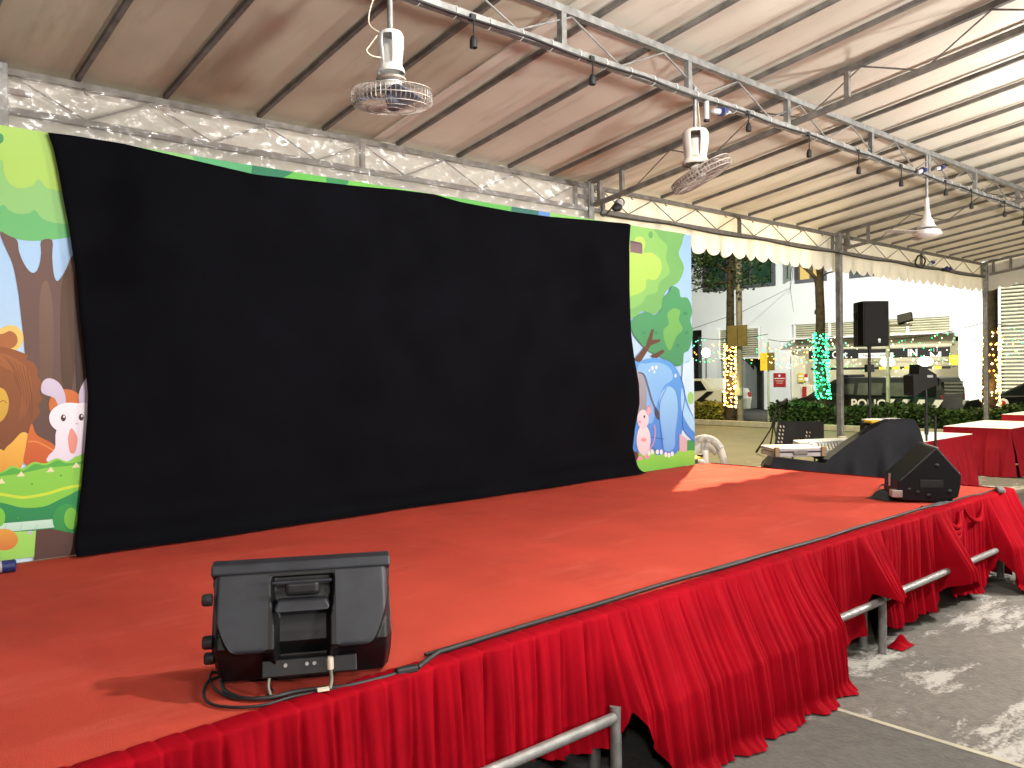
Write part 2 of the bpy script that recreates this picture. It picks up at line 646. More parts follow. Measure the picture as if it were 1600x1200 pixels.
def spline(pts, n=6, closed=True):
    pts = [Vector((*p, 0)) if len(p) == 2 else Vector(p) for p in pts]
    k = len(pts)
    out = []
    rng = range(k) if closed else range(k - 1)
    for i in rng:
        if closed:
            p0, p1, p2, p3 = pts[i - 1], pts[i], pts[(i + 1) % k], pts[(i + 2) % k]
        else:
            p0, p1, p2, p3 = pts[max(i - 1, 0)], pts[i], pts[i + 1], pts[min(i + 2, k - 1)]
        for j in range(n):
            t = j / n
            out.append(0.5 * ((2 * p1) + (p2 - p0) * t + (2 * p0 - 5 * p1 + 4 * p2 - p3) * t * t +
                              (3 * p1 - p0 - 3 * p2 + p3) * t ** 3))
    if not closed:
        out.append(pts[-1])
    return out


def interp(x, xs, ys):
    return float(np.interp(x, xs, ys))


# ================================================================== SETTING
def sheet(name, x0, x1, y0, y1, z, m):
    o = MB().add([(x0, y0, z), (x1, y0, z), (x1, y1, z), (x0, y1, z)], [(0, 1, 2, 3)]).build(name, m)
    return tag(o, kind='structure')


sheet('ground', -250, 250, -250, 250, -0.03, M['ground'])
sheet('yard', -20, 19.8, -20, 40, -0.015, M['road'])
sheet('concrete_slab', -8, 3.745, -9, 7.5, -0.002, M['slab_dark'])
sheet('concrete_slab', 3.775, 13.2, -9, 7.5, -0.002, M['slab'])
g = MB()
g.box((3.76, -1, -0.006), (0.03, 16, 0.012))
tag(g.build('slab_joint', M['kerb']), kind='structure')
k = MB()
for i in range(30):
    y = -4 + i * 1.0
    k.box((20.0, y + 0.5, 0.055), (0.14, 0.985, 0.15))
tag(k.build('kerb', M['kerb'], bevel=0.012), kind='structure')

# ================================================================== STAGE
SH = 0.68
stage = thing('stage', (2.5, 2.2, 0), 'long low stage platform topped with red carpet on pipe legs', 'stage')
MB().box((2.0, 3.58, 0.62), (9.98, 2.74, 0.08)).build('deck', M['ply'], stage)
P = []
for i in range(101):
    x = -3 + i * 0.1
    row = []
    for j in range(31):
        y = 2.205 + (4.955 - 2.205) * j / 30
        z = SH - 0.002 + 0.0018 * math.sin(x * 2.1 + y) * math.sin(y * 3.3) - 0.0025 * math.exp(-((x - 2.39) / 0.02) ** 2) - 0.0025 * math.exp(-((x - 4.68) / 0.02) ** 2)
        row.append((x, y, z))
    P.append(row)
MB().grid(P).build('carpet', M['carpet'], stage, smooth=180)
for x in (0.10, 2.39, 4.68, 6.93):
    for y in (2.24, 3.6, 4.9):
        MB().tube([(x, y, 0.012), (x, y, 0.58)], 0.026, 12).build('leg', M['steel'], stage, smooth=40)
        MB().box((x, y, 0.007), (0.11, 0.11, 0.01)).build('foot_plate', M['steel'], stage)
for x0, x1 in ((0.14, 2.37), (2.42, 4.66), (4.71, 6.90)):
    MB().tube([(x0, 2.118, 0.315), (x1, 2.118, 0.305)], 0.021, 12).build('rail', M['steel'], stage, smooth=40)
for x in (2.39, 4.68):
    MB().tube([(x, 2.125, 0.0), (x, 2.125, 0.345)], 0.023, 12).build('rail_post', M['steel'], stage, smooth=40)
    MB().box((x + 0.03, 2.15, 0.15), (0.035, 0.012, 0.28)).build('clamp', M['steel_dark'], stage)

# ---- pleated skirt
rs = random.Random(3)
pl = [-3.2]
while pl[-1] < 7.6:
    pl.append(pl[-1] + rs.uniform(0.065, 0.135))
pl = np.array(pl)
pamp = np.array([rs.uniform(0.5, 1.3) for _ in pl])
wphase = [rs.uniform(0, 6.28) for _ in range(8)]


def saw(x):
    i = int(np.searchsorted(pl, x)) - 1
    i = max(0, min(i, len(pl) - 2))
    f = (x - pl[i]) / (pl[i + 1] - pl[i])
    return pamp[i] * (min(f / 0.85, 1) if f < 0.85 else (1 - f) / 0.15)


gamp = np.array([rs.uniform(0.25, 1.0) for _ in pl])


def groove(x):
    i = int(np.searchsorted(pl, x)) - 1
    a = 0.0
    for k in (i, i + 1):
        if 0 <= k < len(pl):
            a += gamp[k] * math.exp(-((x - pl[k]) / 0.009) ** 2)
    return a


def wave(x):
    a = 0
    for q, (fr, am) in enumerate(((5.2, 1.0), (9.1, 0.95), (15.3, 0.75), (25.0, 0.5), (38.0, 0.22))):
        v = math.sin(fr * x * 1.9 + wphase[q] + 0.9 * math.sin(x * 2.3 + q) + 0.5 * math.sin(x * 7.1 + 2 * q))
        a += am * (v * v + 0.0008) ** 0.42
    return a / 2.2


skirt = thing('stage_skirt', (2.5, 2.15, 0), 'bright red pleated cloth skirt hung along the front edge of the stage', 'skirt')


HX = [-1.5, .9, 1.5, 1.67, 2.0, 2.19, 2.36, 2.42, 2.48, 2.60, 2.74, 4.02, 4.05, 4.08, 4.26, 4.46, 4.53, 4.61, 4.70, 4.77, 4.82, 4.9, 5.0, 5.2, 5.45, 5.56, 5.62, 5.70, 5.76, 5.83, 6.1, 6.3, 6.42, 6.46, 6.55, 6.62, 7.04]
HZ = [.05, .22, .28, .3, .25, .2, .17, .325, .23, .08, .006, .004, .03, .12, .14, .13, .36, .315, .30, .35, .12, .08, .07, .09, .08, .2, .26, .25, .15, .09, .06, .05, .12, .25, .05, .006, .004]
OX = [-1.5, 2.36, 2.45, 3.9, 4.03, 4.08, 4.50, 4.58, 4.75, 4.81, 5.53, 5.60, 5.73, 5.79, 6.42, 6.50, 7.04]
OY = [-.05, -.05, .165, .165, .165, -.05, -.05, .19, .19, -.05, -.05, .19, .19, -.05, -.05, .165, .165]
CATCH = ((2.46, 0.10, -1), (4.06, 0.14, 1), (4.68, 0.16, 0), (5.66, 0.14, 0), (6.46, 0.10, -1))   # where the cloth hooks on the rail
nx, ns = 2150, 50
P = []
for i in range(nx + 1):
    x = -1.5 + 8.54 * i / nx
    zb = interp(x, HX, HZ)
    if 0.04 < zb < 0.24:
        zb += 0.010 * math.sin(17 * x)
    yo = interp(x, OX, OY)
    s0, g0 = saw(x), groove(x)
    row = [(x, y, z + 0.003 * s0 - 0.004 * g0) for y, z in ((2.275, SH + 0.001), (2.26, SH + 0.006), (2.235, SH + 0.007), (2.21, SH + 0.006))]
    for j in range(ns + 1):
        s = j / ns
        z = SH + 0.002 + (zb - SH) * s
        t = max(0.0, (SH - z) / SH)
        pull = 0.0
        lean = 0.0
        for cx, wd, sd in CATCH:
            e = math.exp(-((x - cx - sd * -0.10) / (wd * 1.5)) ** 2)
            # folds sweep sideways towards the point that is hooked up
            pull += -(x - cx) * 0.35 * e * min(1.0, t / 0.5) ** 2
            lean += e
        d = 0.015 * s0 * (1 - 0.55 * t) + (0.008 + 0.062 * min(1, t * 1.2) ** 0.8) * wave(x - 0.035 * t)
        d -= 0.026 * g0 * min(1, t * 10) * (1 - 0.7 * t)
        q = min(1.0, t / 0.52)
        d += yo * q ** 1.2 * (0.69 + 0.06 * t) + 0.01 * t
        if zb < 0.05:
            e = max(0.0, (s - 0.92) / 0.08)
            d += 0.06 * e * e * (0.6 + 0.4 * math.sin(x * 21))
        row.append((x + pull, 2.196 - d, z))
    P.append(row)
MB().grid(P).build('skirt_panel', M['skirt'], skirt, smooth=180)
# swags of loose cloth hooked over the hem
for (xa, xb, zt, dz) in ((5.62, 5.98, 0.66, 0.17), (5.66, 5.96, 0.655, 0.13), (5.70, 5.93, 0.65, 0.09), (6.02, 6.34, 0.655, 0.10)):
    pts = []
    for i in range(15):
        f = i / 14
        pts.append((xa + (xb - xa) * f, 2.165 - 0.03 * math.sin(math.pi * f), zt - dz * (1 - (2 * f - 1) ** 2) ** 0.8))
    MB().tube(pts, [0.006 + 0.012 * math.sin(math.pi * i / 14) for i in range(15)], 8).build('swag', M['skirt'], skirt, smooth=180)
# side fall of the skirt
P = []
for i in range(260):
    y = 2.2 + 2.72 * i / 259
    row = []
    for j in range(18):
        s = j / 17
        d = 0.010 * saw(y) + (0.003 + 0.045 * s) * wave(y * 1.03 + 4)
        row.append((7.02 + d, y, SH + 0.003 + (0.006 - SH) * s))
    P.append(row)
MB().grid(P).build('skirt_panel', M['skirt'], skirt, smooth=180)
rag = MB()
P = []
for i in range(25):
    row = []
    for j in range(15):
        u, v = i / 24 - 0.5, j / 14 - 0.5
        row.append((4.86 + 0.17 * u, 2.10 + 0.10 * v, 0.004 + 0.045 * math.exp(-9 * (u * u + v * v)) * (1 + 0.6 * math.sin(14 * u + 5 * v))))
    P.append(row)
tag(rag.grid(P).build('red_rag', M['skirt'], smooth=180), 'small crumpled red rag on the concrete beside a stage rail post', 'rag')

# ================================================================== BANNER
BY = 4.95
banner = thing('printed_banner', (3.0, BY + 0.03, SH), 'cartoon jungle animal banner standing at the back of the stage behind black cloth', 'banner')
MB().box((2.4, BY + 0.03, (SH + 2.962) / 2), (8.78, 0.04, 2.962 - SH)).build('board', M['board'], banner)
for x in (-1.9, 0.0, 2.2, 4.4, 6.7):
    MB().box((x, BY + 0.085, 1.5), (0.06, 0.06, 2.9)).build('frame_post', M['ply'], banner)


class Art:
    def __init__(s):
        s.v = []
        s.f = []
        s.cols = []
        s.k = 0

    def poly(s, world_pts, c1, c2=None):
        s.k += 1
        o = len(s.v)
        zs = [p[1] for p in world_pts]
        lo, hi = min(zs), max(zs)
        y = BY + 0.008 - 0.00018 * s.k
        cc = []
        for p in world_pts:
            # keep the print on the banner
            x = max(-1.99, min(6.795, p[0]))
            z = max(SH + 0.004, min(2.962, p[1]))
            s.v.append((x, y, z))
            t = (p[1] - lo) / (hi - lo + 1e-9)
            a = lin(c1)
            b = lin(c2) if c2 else a
            cc.append(tuple((b[i] + (a[i] - b[i]) * t) * 0.80 for i in range(3)) + (1,))
        s.f.append(tuple(range(o, len(s.v))))
        s.cols.append(cc)

    def px(s, pts, c1, c2=None, curve=True, n=5):
        q = [(p.x, p.z) for p in (W(a, b, 1, BY) for a, b in pts)]
        if curve:
            q = [(p.x, p.y) for p in spline(q, n)]
        s.poly(q, c1, c2)

    def ell(s, cx, cy, rx, ry, c1, c2=None, rot=0):
        s.px([(cx + rx * math.cos(a) * math.cos(rot) - ry * math.sin(a) * math.sin(rot), cy + rx * math.cos(a) * math.sin(rot) + ry * math.sin(a) * math.cos(rot))
              for a in [2 * math.pi * i / 20 for i in range(20)]], c1, c2, False)

    def stroke(s, pts, w, c):
        p = spline(pts, 6, False)
        a, b = [], []
        for i, q in enumerate(p):
            t = p[min(i + 1, len(p) - 1)] - p[max(i - 1, 0)]
            t.normalize()
            nrm = Vector((-t.y, t.x, 0))
            a.append((q.x + nrm.x * w / 2, q.y + nrm.y * w / 2))
            b.append((q.x - nrm.x * w / 2, q.y - nrm.y * w / 2))
        s.px(a + b[::-1], c, None, False)

    def build(s):
        me = bpy.data.meshes.new('print')
        me.from_pydata(s.v, [], s.f)
        ca = me.color_attributes.new('print', 'FLOAT_COLOR', 'CORNER')
        flat = [c for cc in s.cols for c in cc]
        ca.data.foreach_set('color', [x for c in flat for x in c])
        me.materials.append(M['print'])
        o = bpy.data.objects.new('print', me)
        COL.objects.link(o)
        o.parent = banner
        o.location = -banner.location
        return o


A = Art()
A.poly([(-2, SH), (6.8, SH), (6.8, 2.97), (-2, 2.97)], (160, 205, 250), (205, 232, 252))
# --- strip along the top, seen above the cloth
A.px([(150, 200), (520, 260), (520, 330), (150, 300)], (70, 160, 105), (60, 150, 100), False)
A.px([(180, 215), (300, 240), (330, 262), (260, 250), (200, 240)], (140, 205, 120))
A.px([(300, 240), (420, 252), (430, 300), (330, 290)], (92, 180, 120), None, False)
A.px([(395, 250), (470, 262), (440, 300), (390, 295)], (48, 130, 95), None, False)
A.px([(520, 262), (500, 320), (420, 300), (460, 268), (480, 258)], (105, 195, 85))
A.px([(512, 262), (548, 270), (530, 310), (515, 300)], (60, 150, 90))
A.px([(545, 262), (790, 300), (800, 350), (540, 320)], (120, 205, 85), (110, 200, 90), False)
A.px([(700, 290), (800, 305), (805, 350), (700, 330)], (105, 190, 90), None, False)
A.px([(800, 305), (842, 312), (842, 352), (798, 345)], (62, 120, 110), None, False)
A.px([(842, 312), (862, 316), (862, 355), (842, 350)], (105, 150, 220), None, False)
A.px([(860, 315), (1000, 336), (1000, 380), (860, 355)], (145, 210, 110), None, False)
# --- left tree
A.px([(-90, 120), (150, 150), (160, 340), (130, 362), (105, 371), (60, 376), (25, 373), (-10, 360), (-90, 360)], (96, 184, 112), (108, 190, 116))
A.px([(-90, 120), (140, 150), (140, 345), (110, 350), (95, 349), (78, 346), (65, 340), (55, 328), (45, 333), (28, 334), (14, 328), (5, 320), (-20, 330), (-90, 320)], (146, 204, 122))
A.px([(-90, 120), (150, 150), (150, 292), (120, 300), (100, 299), (85, 296), (72, 292), (61, 280), (50, 290), (32, 294), (16, 287), (7, 270), (4, 250), (-10, 252), (-90, 250)], (180, 222, 112), (176, 218, 100))
A.ell(0, 216, 6, 8, (70, 155, 100))
A.px([(0, 362), (14, 368), (27, 375), (30, 392), (37, 410), (47, 424), (56, 425), (62, 414), (65, 395), (65, 376), (82, 375), (82, 400), (84, 425), (88, 438), (94, 436), (103, 422), (117, 395), (150, 380), (150, 862), (50, 862), (48, 700), (40, 560), (33, 490), (28, 450), (20, 412), (8, 385)], (112, 84, 78), (84, 58, 44), True, 3)
A.px([(62, 470), (75, 440), (84, 500), (80, 620), (66, 640)], (124, 96, 82), (96, 70, 52))
A.px([(96, 450), (112, 420), (120, 520), (110, 620), (96, 590)], (92, 66, 44), (78, 52, 34))
A.px([(118, 400), (150, 380), (150, 700), (122, 640)], (70, 46, 28), (54, 36, 24))
# --- lion
A.px([(-20, 512), (0, 513), (14, 508), (28, 511), (37, 525), (33, 540), (21, 548), (-20, 550)], (236, 202, 112))
A.px([(-20, 520), (2, 522), (16, 517), (26, 524), (27, 536), (16, 545), (-20, 550)], (172, 104, 52))
A.px([(-30, 546), (0, 542), (18, 545), (38, 552), (44, 556), (42, 562), (52, 566), (60, 580), (58, 586), (66, 598), (62, 612), (66, 622), (60, 634), (62, 646), (48, 664), (50, 672), (35, 684), (34, 694), (22, 690), (10, 702), (-30, 710)], (150, 86, 38), (120, 68, 34), True, 3)
A.px([(0, 552), (24, 560), (44, 578), (50, 610), (44, 640), (28, 660), (34, 620), (24, 585), (0, 570)], (164, 98, 46), (136, 78, 38))
for q in range(7):
    A.stroke([(6 + q * 6, 556 + q * 3), (20 + q * 5, 575 + q * 8), (26 + q * 4, 600 + q * 9)], 0.8, (118, 62, 30))
A.px([(-30, 600), (2, 606), (11, 616), (14, 630), (10, 648), (-2, 660), (-30, 660)], (224, 180, 62), (205, 160, 56))
A.stroke([(0, 628), (6, 626), (11, 630)], 1.2, (150, 95, 35))
A.px([(6, 706), (20, 690), (34, 676), (44, 680), (42, 704), (36, 724), (28, 736), (6, 738)], (238, 188, 82), (226, 160, 56))
A.px([(-30, 706), (6, 704), (8, 738), (-30, 740)], (232, 178, 70), (220, 150, 56))
A.px([(40, 700), (49, 662), (58, 680), (86, 697), (80, 722), (40, 726)], (208, 110, 46), (196, 90, 40))
A.stroke([(44, 690), (56, 690), (68, 695), (84, 704)], 2.4, (228, 140, 66))
# --- rabbit
A.ell(103, 632, 27, 24, (204, 112, 56))
A.px([(64, 606), (68, 595), (78, 591), (92, 598), (101, 614), (102, 632), (92, 634), (85, 622), (74, 618), (66, 614)], (216, 206, 228), (204, 192, 220))
A.px([(140, 588), (129, 600), (123, 618), (127, 634), (140, 630)], (214, 204, 226), (204, 192, 220))
A.px([(92, 668), (86, 700), (76, 712), (78, 722), (140, 722), (140, 668)], (240, 236, 246), (226, 216, 236))
A.px([(77, 650), (84, 638), (100, 630), (120, 630), (140, 634), (140, 676), (110, 678), (92, 674), (80, 664)], (246, 243, 250), (238, 232, 246))
A.ell(99, 653, 4.0, 5.4, (66, 42, 46))
A.ell(127, 652, 4.0, 5.4, (66, 42, 46))
A.ell(100, 651, 1.4, 1.8, (240, 236, 240))
A.ell(128, 650, 1.4, 1.8, (240, 236, 240))
A.ell(120, 662, 2.2, 1.3, (214, 170, 190))
A.px([(112, 669), (121, 684), (119, 700), (116, 708), (110, 707), (107, 694), (107, 680)], (232, 156, 146), (226, 140, 128))
# --- crocodile
A.px([(-40, 742), (0, 738), (18, 728), (35, 732), (52, 722), (70, 724), (88, 716), (105, 721), (120, 713), (140, 716), (140, 800), (-40, 830)], (140, 210, 76), (126, 200, 66))
A.px([(-40, 742), (0, 740), (20, 731), (36, 735), (54, 725), (72, 727), (90, 719), (106, 724), (140, 718), (140, 722), (106, 728), (72, 731), (36, 739), (0, 744), (-40, 746)], (86, 175, 66))
A.px([(-40, 784), (0, 785), (35, 793), (70, 791), (101, 777), (140, 764), (140, 830), (-40, 830)], (40, 146, 82), (30, 128, 74))
A.stroke([(-30, 770), (0, 772), (35, 777), (70, 772), (105, 762), (140, 756)], 4.5, (202, 226, 62))
A.px([(-40, 820), (0, 818), (84, 811), (86, 824), (0, 832), (-40, 834)], (206, 236, 222), (184, 222, 204), False)
for q in (10, 34, 58):
    A.stroke([(q, 818), (q - 3, 831)], 0.9, (150, 200, 180))
A.ell(105, 812, 23, 25, (54, 156, 74), (40, 138, 70))
A.ell(111, 810, 11, 17, (116, 190, 66))
A.ell(-2, 808, 10, 15, (120, 200, 66))
for cx, cy in ((32, 741), (78, 734), (118, 727), (1, 752)):
    A.px([(cx - 6, cy + 4), (cx + 1, cy - 5), (cx + 7, cy + 3)], (236, 226, 186), None, False)
for cx, cy in ((50, 756), (95, 743), (28, 809)):
    A.ell(cx, cy, 1.6, 1.4, (80, 160, 56))
# --- foreground left
A.px([(-40, 834), (56, 829), (53, 870), (-40, 880)], (166, 222, 104), (150, 210, 92), False)
A.ell(6, 843, 22, 17, (224, 164, 66), (206, 118, 56))
A.px([(56, 828), (80, 826), (140, 838), (140, 875), (53, 875)], (88, 60, 52), (76, 52, 46), False)
A.ell(47, 832, 4, 3, (190, 190, 214))
# --- right hand trees
A.px([(960, 330), (1062, 350), (1066, 376), (1060, 396), (1068, 418), (1060, 440), (1046, 449), (1036, 463), (1034, 480), (1020, 491), (1003, 486), (988, 497), (960, 490)], (128, 192, 112), (118, 182, 104))
A.px([(960, 345), (1012, 352), (1030, 372), (1042, 384), (1040, 404), (1046, 426), (1030, 441), (1026, 456), (1010, 462), (1002, 474), (986, 482), (960, 480)], (152, 212, 116), (140, 200, 108))
A.px([(960, 380), (988, 384), (992, 372), (1002, 370), (1008, 380), (1005, 394), (1018, 395), (1031, 406), (1033, 422), (1024, 437), (1010, 437), (1007, 452), (988, 462), (960, 462)], (194, 230, 114), (176, 220, 100))
A.ell(1016, 367, 3.5, 5.5, (110, 176, 106))
A.px([(984, 376), (1000, 379), (1003, 382), (1003, 397), (984, 394)], (128, 104, 112), (140, 112, 118), False)
A.px([(984, 376), (1000, 379), (1003, 382), (984, 379)], (104, 82, 90), None, False)
A.px([(985, 505), (992, 496), (1006, 488), (1022, 492), (1032, 484), (1035, 466), (1044, 458), (1049, 447), (1060, 452), (1063, 464), (1074, 466), (1081, 486), (1078, 500), (1082, 520), (1076, 546), (1068, 552), (1066, 568), (1056, 572), (1040, 562), (1012, 548), (996, 532), (988, 520)], (84, 164, 108), (70, 146, 98))
A.px([(1042, 490), (1052, 482), (1062, 486), (1060, 500), (1066, 514), (1056, 526), (1046, 548), (1038, 534), (1036, 516), (1044, 506)], (120, 188, 98), (108, 176, 92))
for cx, cy in ((1005, 520), (1012, 532), (1024, 520), (1070, 490), (1072, 520), (1058, 540)):
    A.ell(cx, cy, 3.4, 3, (64, 140, 92))
A.px([(990, 562), (1008, 540), (1017, 515), (1021, 514), (1018, 531), (1031, 530), (1030, 534), (1016, 540), (1000, 566)], (98, 66, 50), None, False)
A.px([(1016, 556), (1034, 546), (1038, 549), (1024, 561)], (98, 66, 50), None, False)
A.px([(1066, 570), (1090, 560), (1090, 700), (1060, 690)], (206, 236, 252), (190, 226, 246), False)
A.ell(1078, 622, 5, 10, (150, 208, 112))
A.px([(1050, 690), (1090, 686), (1090, 712), (1050, 712)], (64, 152, 84), None, False)
A.px([(970, 708), (1030, 705), (1090, 703), (1090, 735), (970, 745)], (142, 214, 88), (116, 192, 76), False)
# --- dinosaur
A.px([(985, 575), (997, 566), (1012, 560), (1030, 560), (1048, 567), (1060, 583), (1067, 606), (1076, 636), (1090, 668), (1090, 694), (1076, 684), (1066, 672), (1062, 690), (1057, 706), (1046, 713), (1036, 709), (1024, 711), (1018, 700), (985, 700)], (96, 164, 236), (66, 132, 220))
A.px([(995, 576), (1010, 568), (1030, 567), (1046, 576), (1050, 592), (1036, 604), (1026, 630), (1018, 660), (1000, 650)], (140, 196, 246), (116, 178, 240))
A.px([(1030, 620), (1042, 604), (1054, 612), (1058, 640), (1054, 676), (1052, 700), (1038, 704), (1034, 680), (1030, 650)], (150, 206, 248), (112, 172, 238))
A.px([(1064, 606), (1072, 634), (1088, 664), (1088, 678), (1074, 664), (1064, 640)], (160, 214, 250))
A.stroke([(1062, 588), (1069, 616), (1065, 650), (1068, 674), (1086, 692)], 1.2, (36, 86, 172))
A.stroke([(1034, 700), (1030, 660), (1030, 630), (1040, 606)], 0.9, (40, 92, 180))
A.stroke([(1010, 682), (1022, 684), (1036, 686)], 1.0, (36, 86, 172))
for cx, cy in ((1013, 708), (1018, 706), (1026, 706), (1032, 706), (1039, 710), (1044, 711), (1049, 709)):
    A.ell(cx, cy, 2.3, 3.8, (236, 236, 240))
for cx, cy, r in ((1018, 575, 2.6), (1024, 574, 2.4), (1021, 581, 1.8), (1054, 587, 2.2), (1013, 579, 1.6)):
    A.ell(cx, cy, r * 0.8, r * 1.3, (232, 244, 252))
A.px([(1060, 677), (1072, 686), (1072, 705), (1060, 706)], (196, 176, 186), None, False)
# --- grey tail and mouse
A.px([(985, 582), (1000, 584), (1007, 600), (1009, 626), (1004, 646), (985, 650)], (164, 164, 172), (140, 140, 152))
A.stroke([(996, 582), (1005, 586), (1011, 604), (1018, 628), (1026, 644)], 2.6, (104, 104, 120))
A.px([(1022, 636), (1029, 646), (1028, 656), (1022, 648)], (74, 70, 84))
A.stroke([(1014, 702), (1020, 690), (1022, 672), (1020, 664)], 1.6, (214, 160, 176))
A.ell(1004, 688, 11, 24, (232, 224, 230), (214, 200, 212))
A.ell(1003, 655, 9, 15, (228, 218, 226), (218, 206, 216))
A.ell(1012, 641, 4, 8, (206, 150, 172))
A.ell(1012, 642, 2.6, 5.6, (228, 178, 194))
A.ell(1005, 651, 1.3, 2.3, (40, 30, 34))
A.ell(998, 659, 2, 2.4, (216, 150, 170))
A.ell(1004, 687, 4.5, 3, (226, 158, 166))
A.ell(997, 716, 6, 3, (226, 160, 172))
A.ell(1009, 714, 5, 2.6, (226, 160, 172))
A.px([(984, 710), (992, 705), (996, 712), (990, 722), (984, 722)], (92, 56, 52))
A.build()

# ---- black cloth over the banner
edge_t = [(76, 206), (84, 207), (92, 208), (110, 210), (195, 224), (250, 237), (400, 272), (560, 290), (625, 296), (680, 303), (720, 315), (800, 330), (860, 338), (920, 343), (983, 349), (987, 351)]
edge_b = [(115, 866), (150, 864), (300, 842), (500, 815), (700, 788), (850, 760), (930, 744), (1000, 735)]
edge_l = [(76, 206), (85, 232), (92, 265), (100, 310), (108, 350), (114, 392), (120, 430), (126, 500), (133, 560), (138, 615), (137, 650), (134, 690), (131, 730), (127, 770), (121, 820), (115, 866)]
edge_r = [(987, 351), (985, 380), (985, 450), (987, 520), (992, 560), (999, 600), (1000, 630), (993, 670), (990, 700), (1000, 735)]


def curve_fn(pts):
    q = [W(a, b, 1, 4.91) for a, b in pts]
    L_ = [0]
    for i in range(1, len(q)):
        L_.append(L_[-1] + (q[i] - q[i - 1]).length)
    L_ = np.array(L_) / L_[-1]
    X_ = [p.x for p in q]
    Z_ = [p.z for p in q]
    return lambda t: (float(np.interp(t, L_, X_)), float(np.interp(t, L_, Z_)))


ct, cb, cl, cr = curve_fn(edge_t), curve_fn(edge_b), curve_fn(edge_l), curve_fn(edge_r)
P = []
NU, NV = 150, 90
for i in range(NU + 1):
    u = i / NU
    row = []
    for j in range(NV + 1):
        v = j / NV
        T, B, Lf, Rt = ct(u), cb(u), cl(v), cr(v)
        c00, c10, c01, c11 = ct(0), ct(1), cb(0), cb(1)
        x = (1 - v) * T[0] + v * B[0] + (1 - u) * Lf[0] + u * Rt[0] - ((1 - u) * (1 - v) * c00[0] + u * (1 - v) * c10[0] + (1 - u) * v * c01[0] + u * v * c11[0])
        z = (1 - v) * T[1] + v * B[1] + (1 - u) * Lf[1] + u * Rt[1] - ((1 - u) * (1 - v) * c00[1] + u * (1 - v) * c10[1] + (1 - u) * v * c01[1] + u * v * c11[1])
        y = 4.925 - 0.018 * math.sin(math.pi * v) * math.sin(math.pi * u)
        y -= 0.010 * math.sin(u * 13 + 1.2 * math.sin(v * 4)) * (0.3 + v) * 0.7
        y -= 0.012 * math.sin(u * 31 + v * 3) * max(0, v - 0.35)
        y -= 0.02 * math.exp(-((v - 0.93) / 0.025) ** 2) * (0.5 + 0.5 * math.sin(u * 17))
        if v > 0.955:
            e = (v - 0.955) / 0.045
            y -= 0.09 * e * e
            z = z + (SH + 0.012 - z) * e if e > 0 else z
        row.append((x, y, max(z, SH + 0.006)))
    P.append(row)
o = MB().grid(P).build('black_cloth', M['black_cloth'], smooth=180, solid=0.004)
tag(o, 'huge plain black cloth hung over the middle of the cartoon banner', 'cloth')

# ================================================================== TENT
EY, EZ, EB, SL = 5.10, 3.29, 3.085, 0.14
MY, MT, MBZ = 3.10, 3.555, 3.345
XE = 15.2
RY = 0.2                      # ridge


def rz_(y):
    return 3.325 + SL * (EY - y)


tent = thing('marquee_tent', (5.48, EY, 0), 'large cream tarpaulin marquee on a steel truss frame over the stage', 'marquee')
raf = [-1.9, -1.35, -0.85, -0.3, 0.25, 0.8, 1.29, 1.77, 2.36, 2.83, 3.43, 3.99, 4.52, 5.0, 5.49]
raf += [5.49 + 0.5128 * i for i in range(1, 10)] + [10.105 + 0.5065 * i for i in range(1, 11)]
for x in raf:
    big = abs(x - 5.49) < 0.01 or abs(x - 10.105) < 0.01 or abs(x - 15.17) < 0.01
    w = 0.038 if big else 0.027
    MB().bar((x, EY, rz_(EY)), (x, RY, rz_(RY)), w).build('rafter', M['rafter'], tent)
MB().bar((-2, RY, rz_(RY) - 0.04), (XE, RY, rz_(RY) - 0.04), 0.05).build('ridge_beam', M['steel_dark'], tent)


def canopy(x0, x1, y0, y1, m, sgn=1, dz=0.0):
    n = int((x1 - x0) / 0.08)
    P = []
    for i in range(n + 1):
        x = x0 + (x1 - x0) * i / n
        q = int(np.searchsorted(raf, x))
        if 0 < q < len(raf):
            f = (x - raf[q - 1]) / (raf[q] - raf[q - 1])
            sag = math.sin(math.pi * f)
        else:
            sag = 0
        row = []
        for j in range(41):
            y = y0 + (y1 - y0) * j / 40
            h = rz_(y) if sgn > 0 else rz_(2 * RY - y)
            row.append((x, y, h + 0.026 + dz - 0.014 * sag + 0.005 * math.sin(x * 7.3 + y * 2.1) * math.sin(y * 3 + x) * sag))
        P.append(row)
    return MB().grid(P).build('canopy_sheet', m, tent, smooth=180)


canopy(-2.2, 3.32, EY + 0.08, RY, M['tarp_shaded'])
canopy(3.22, XE, EY + 0.08, RY, M['tarp'], dz=0.006)
canopy(-2.2, XE, RY, -4.7, M['tarp'], -1)
# lapped seam
MB().bar((3.255, EY, rz_(EY) + 0.004), (3.255, RY, rz_(RY) + 0.004), 0.075, 0.012).build('seam_flap', M['tarp'], tent)


def truss(name, x0, x1, y, zt, zb, verts, zig, m, w=0.036):
    t = bpy.data.objects.new(name, None)
    COL.objects.link(t)
    t.parent = tent
    t.location = Vector((x0, y, zb)) - tent.location
    MB().bar((x0, y, zt), (x1, y, zt), w).build('chord', m, t)
    MB().bar((x0, y, zb), (x1, y, zb), w).build('chord', m, t)
    for x in verts:
        if x0 <= x <= x1:
            MB().bar((x, y, zb + w / 2), (x, y, zt - w / 2), w * 0.9).build('upright', m, t)
    if zig:
        for a, b in zig:
            for (p, q, za, zc) in ((a, b, zt, zb),):
                MB().tube([(a, y, zt - w / 2), (b, y, zb + w / 2)], 0.006, 6).build('brace', m, t)
    return t


posts = [0.91, 5.48, 10.1, 15.17]


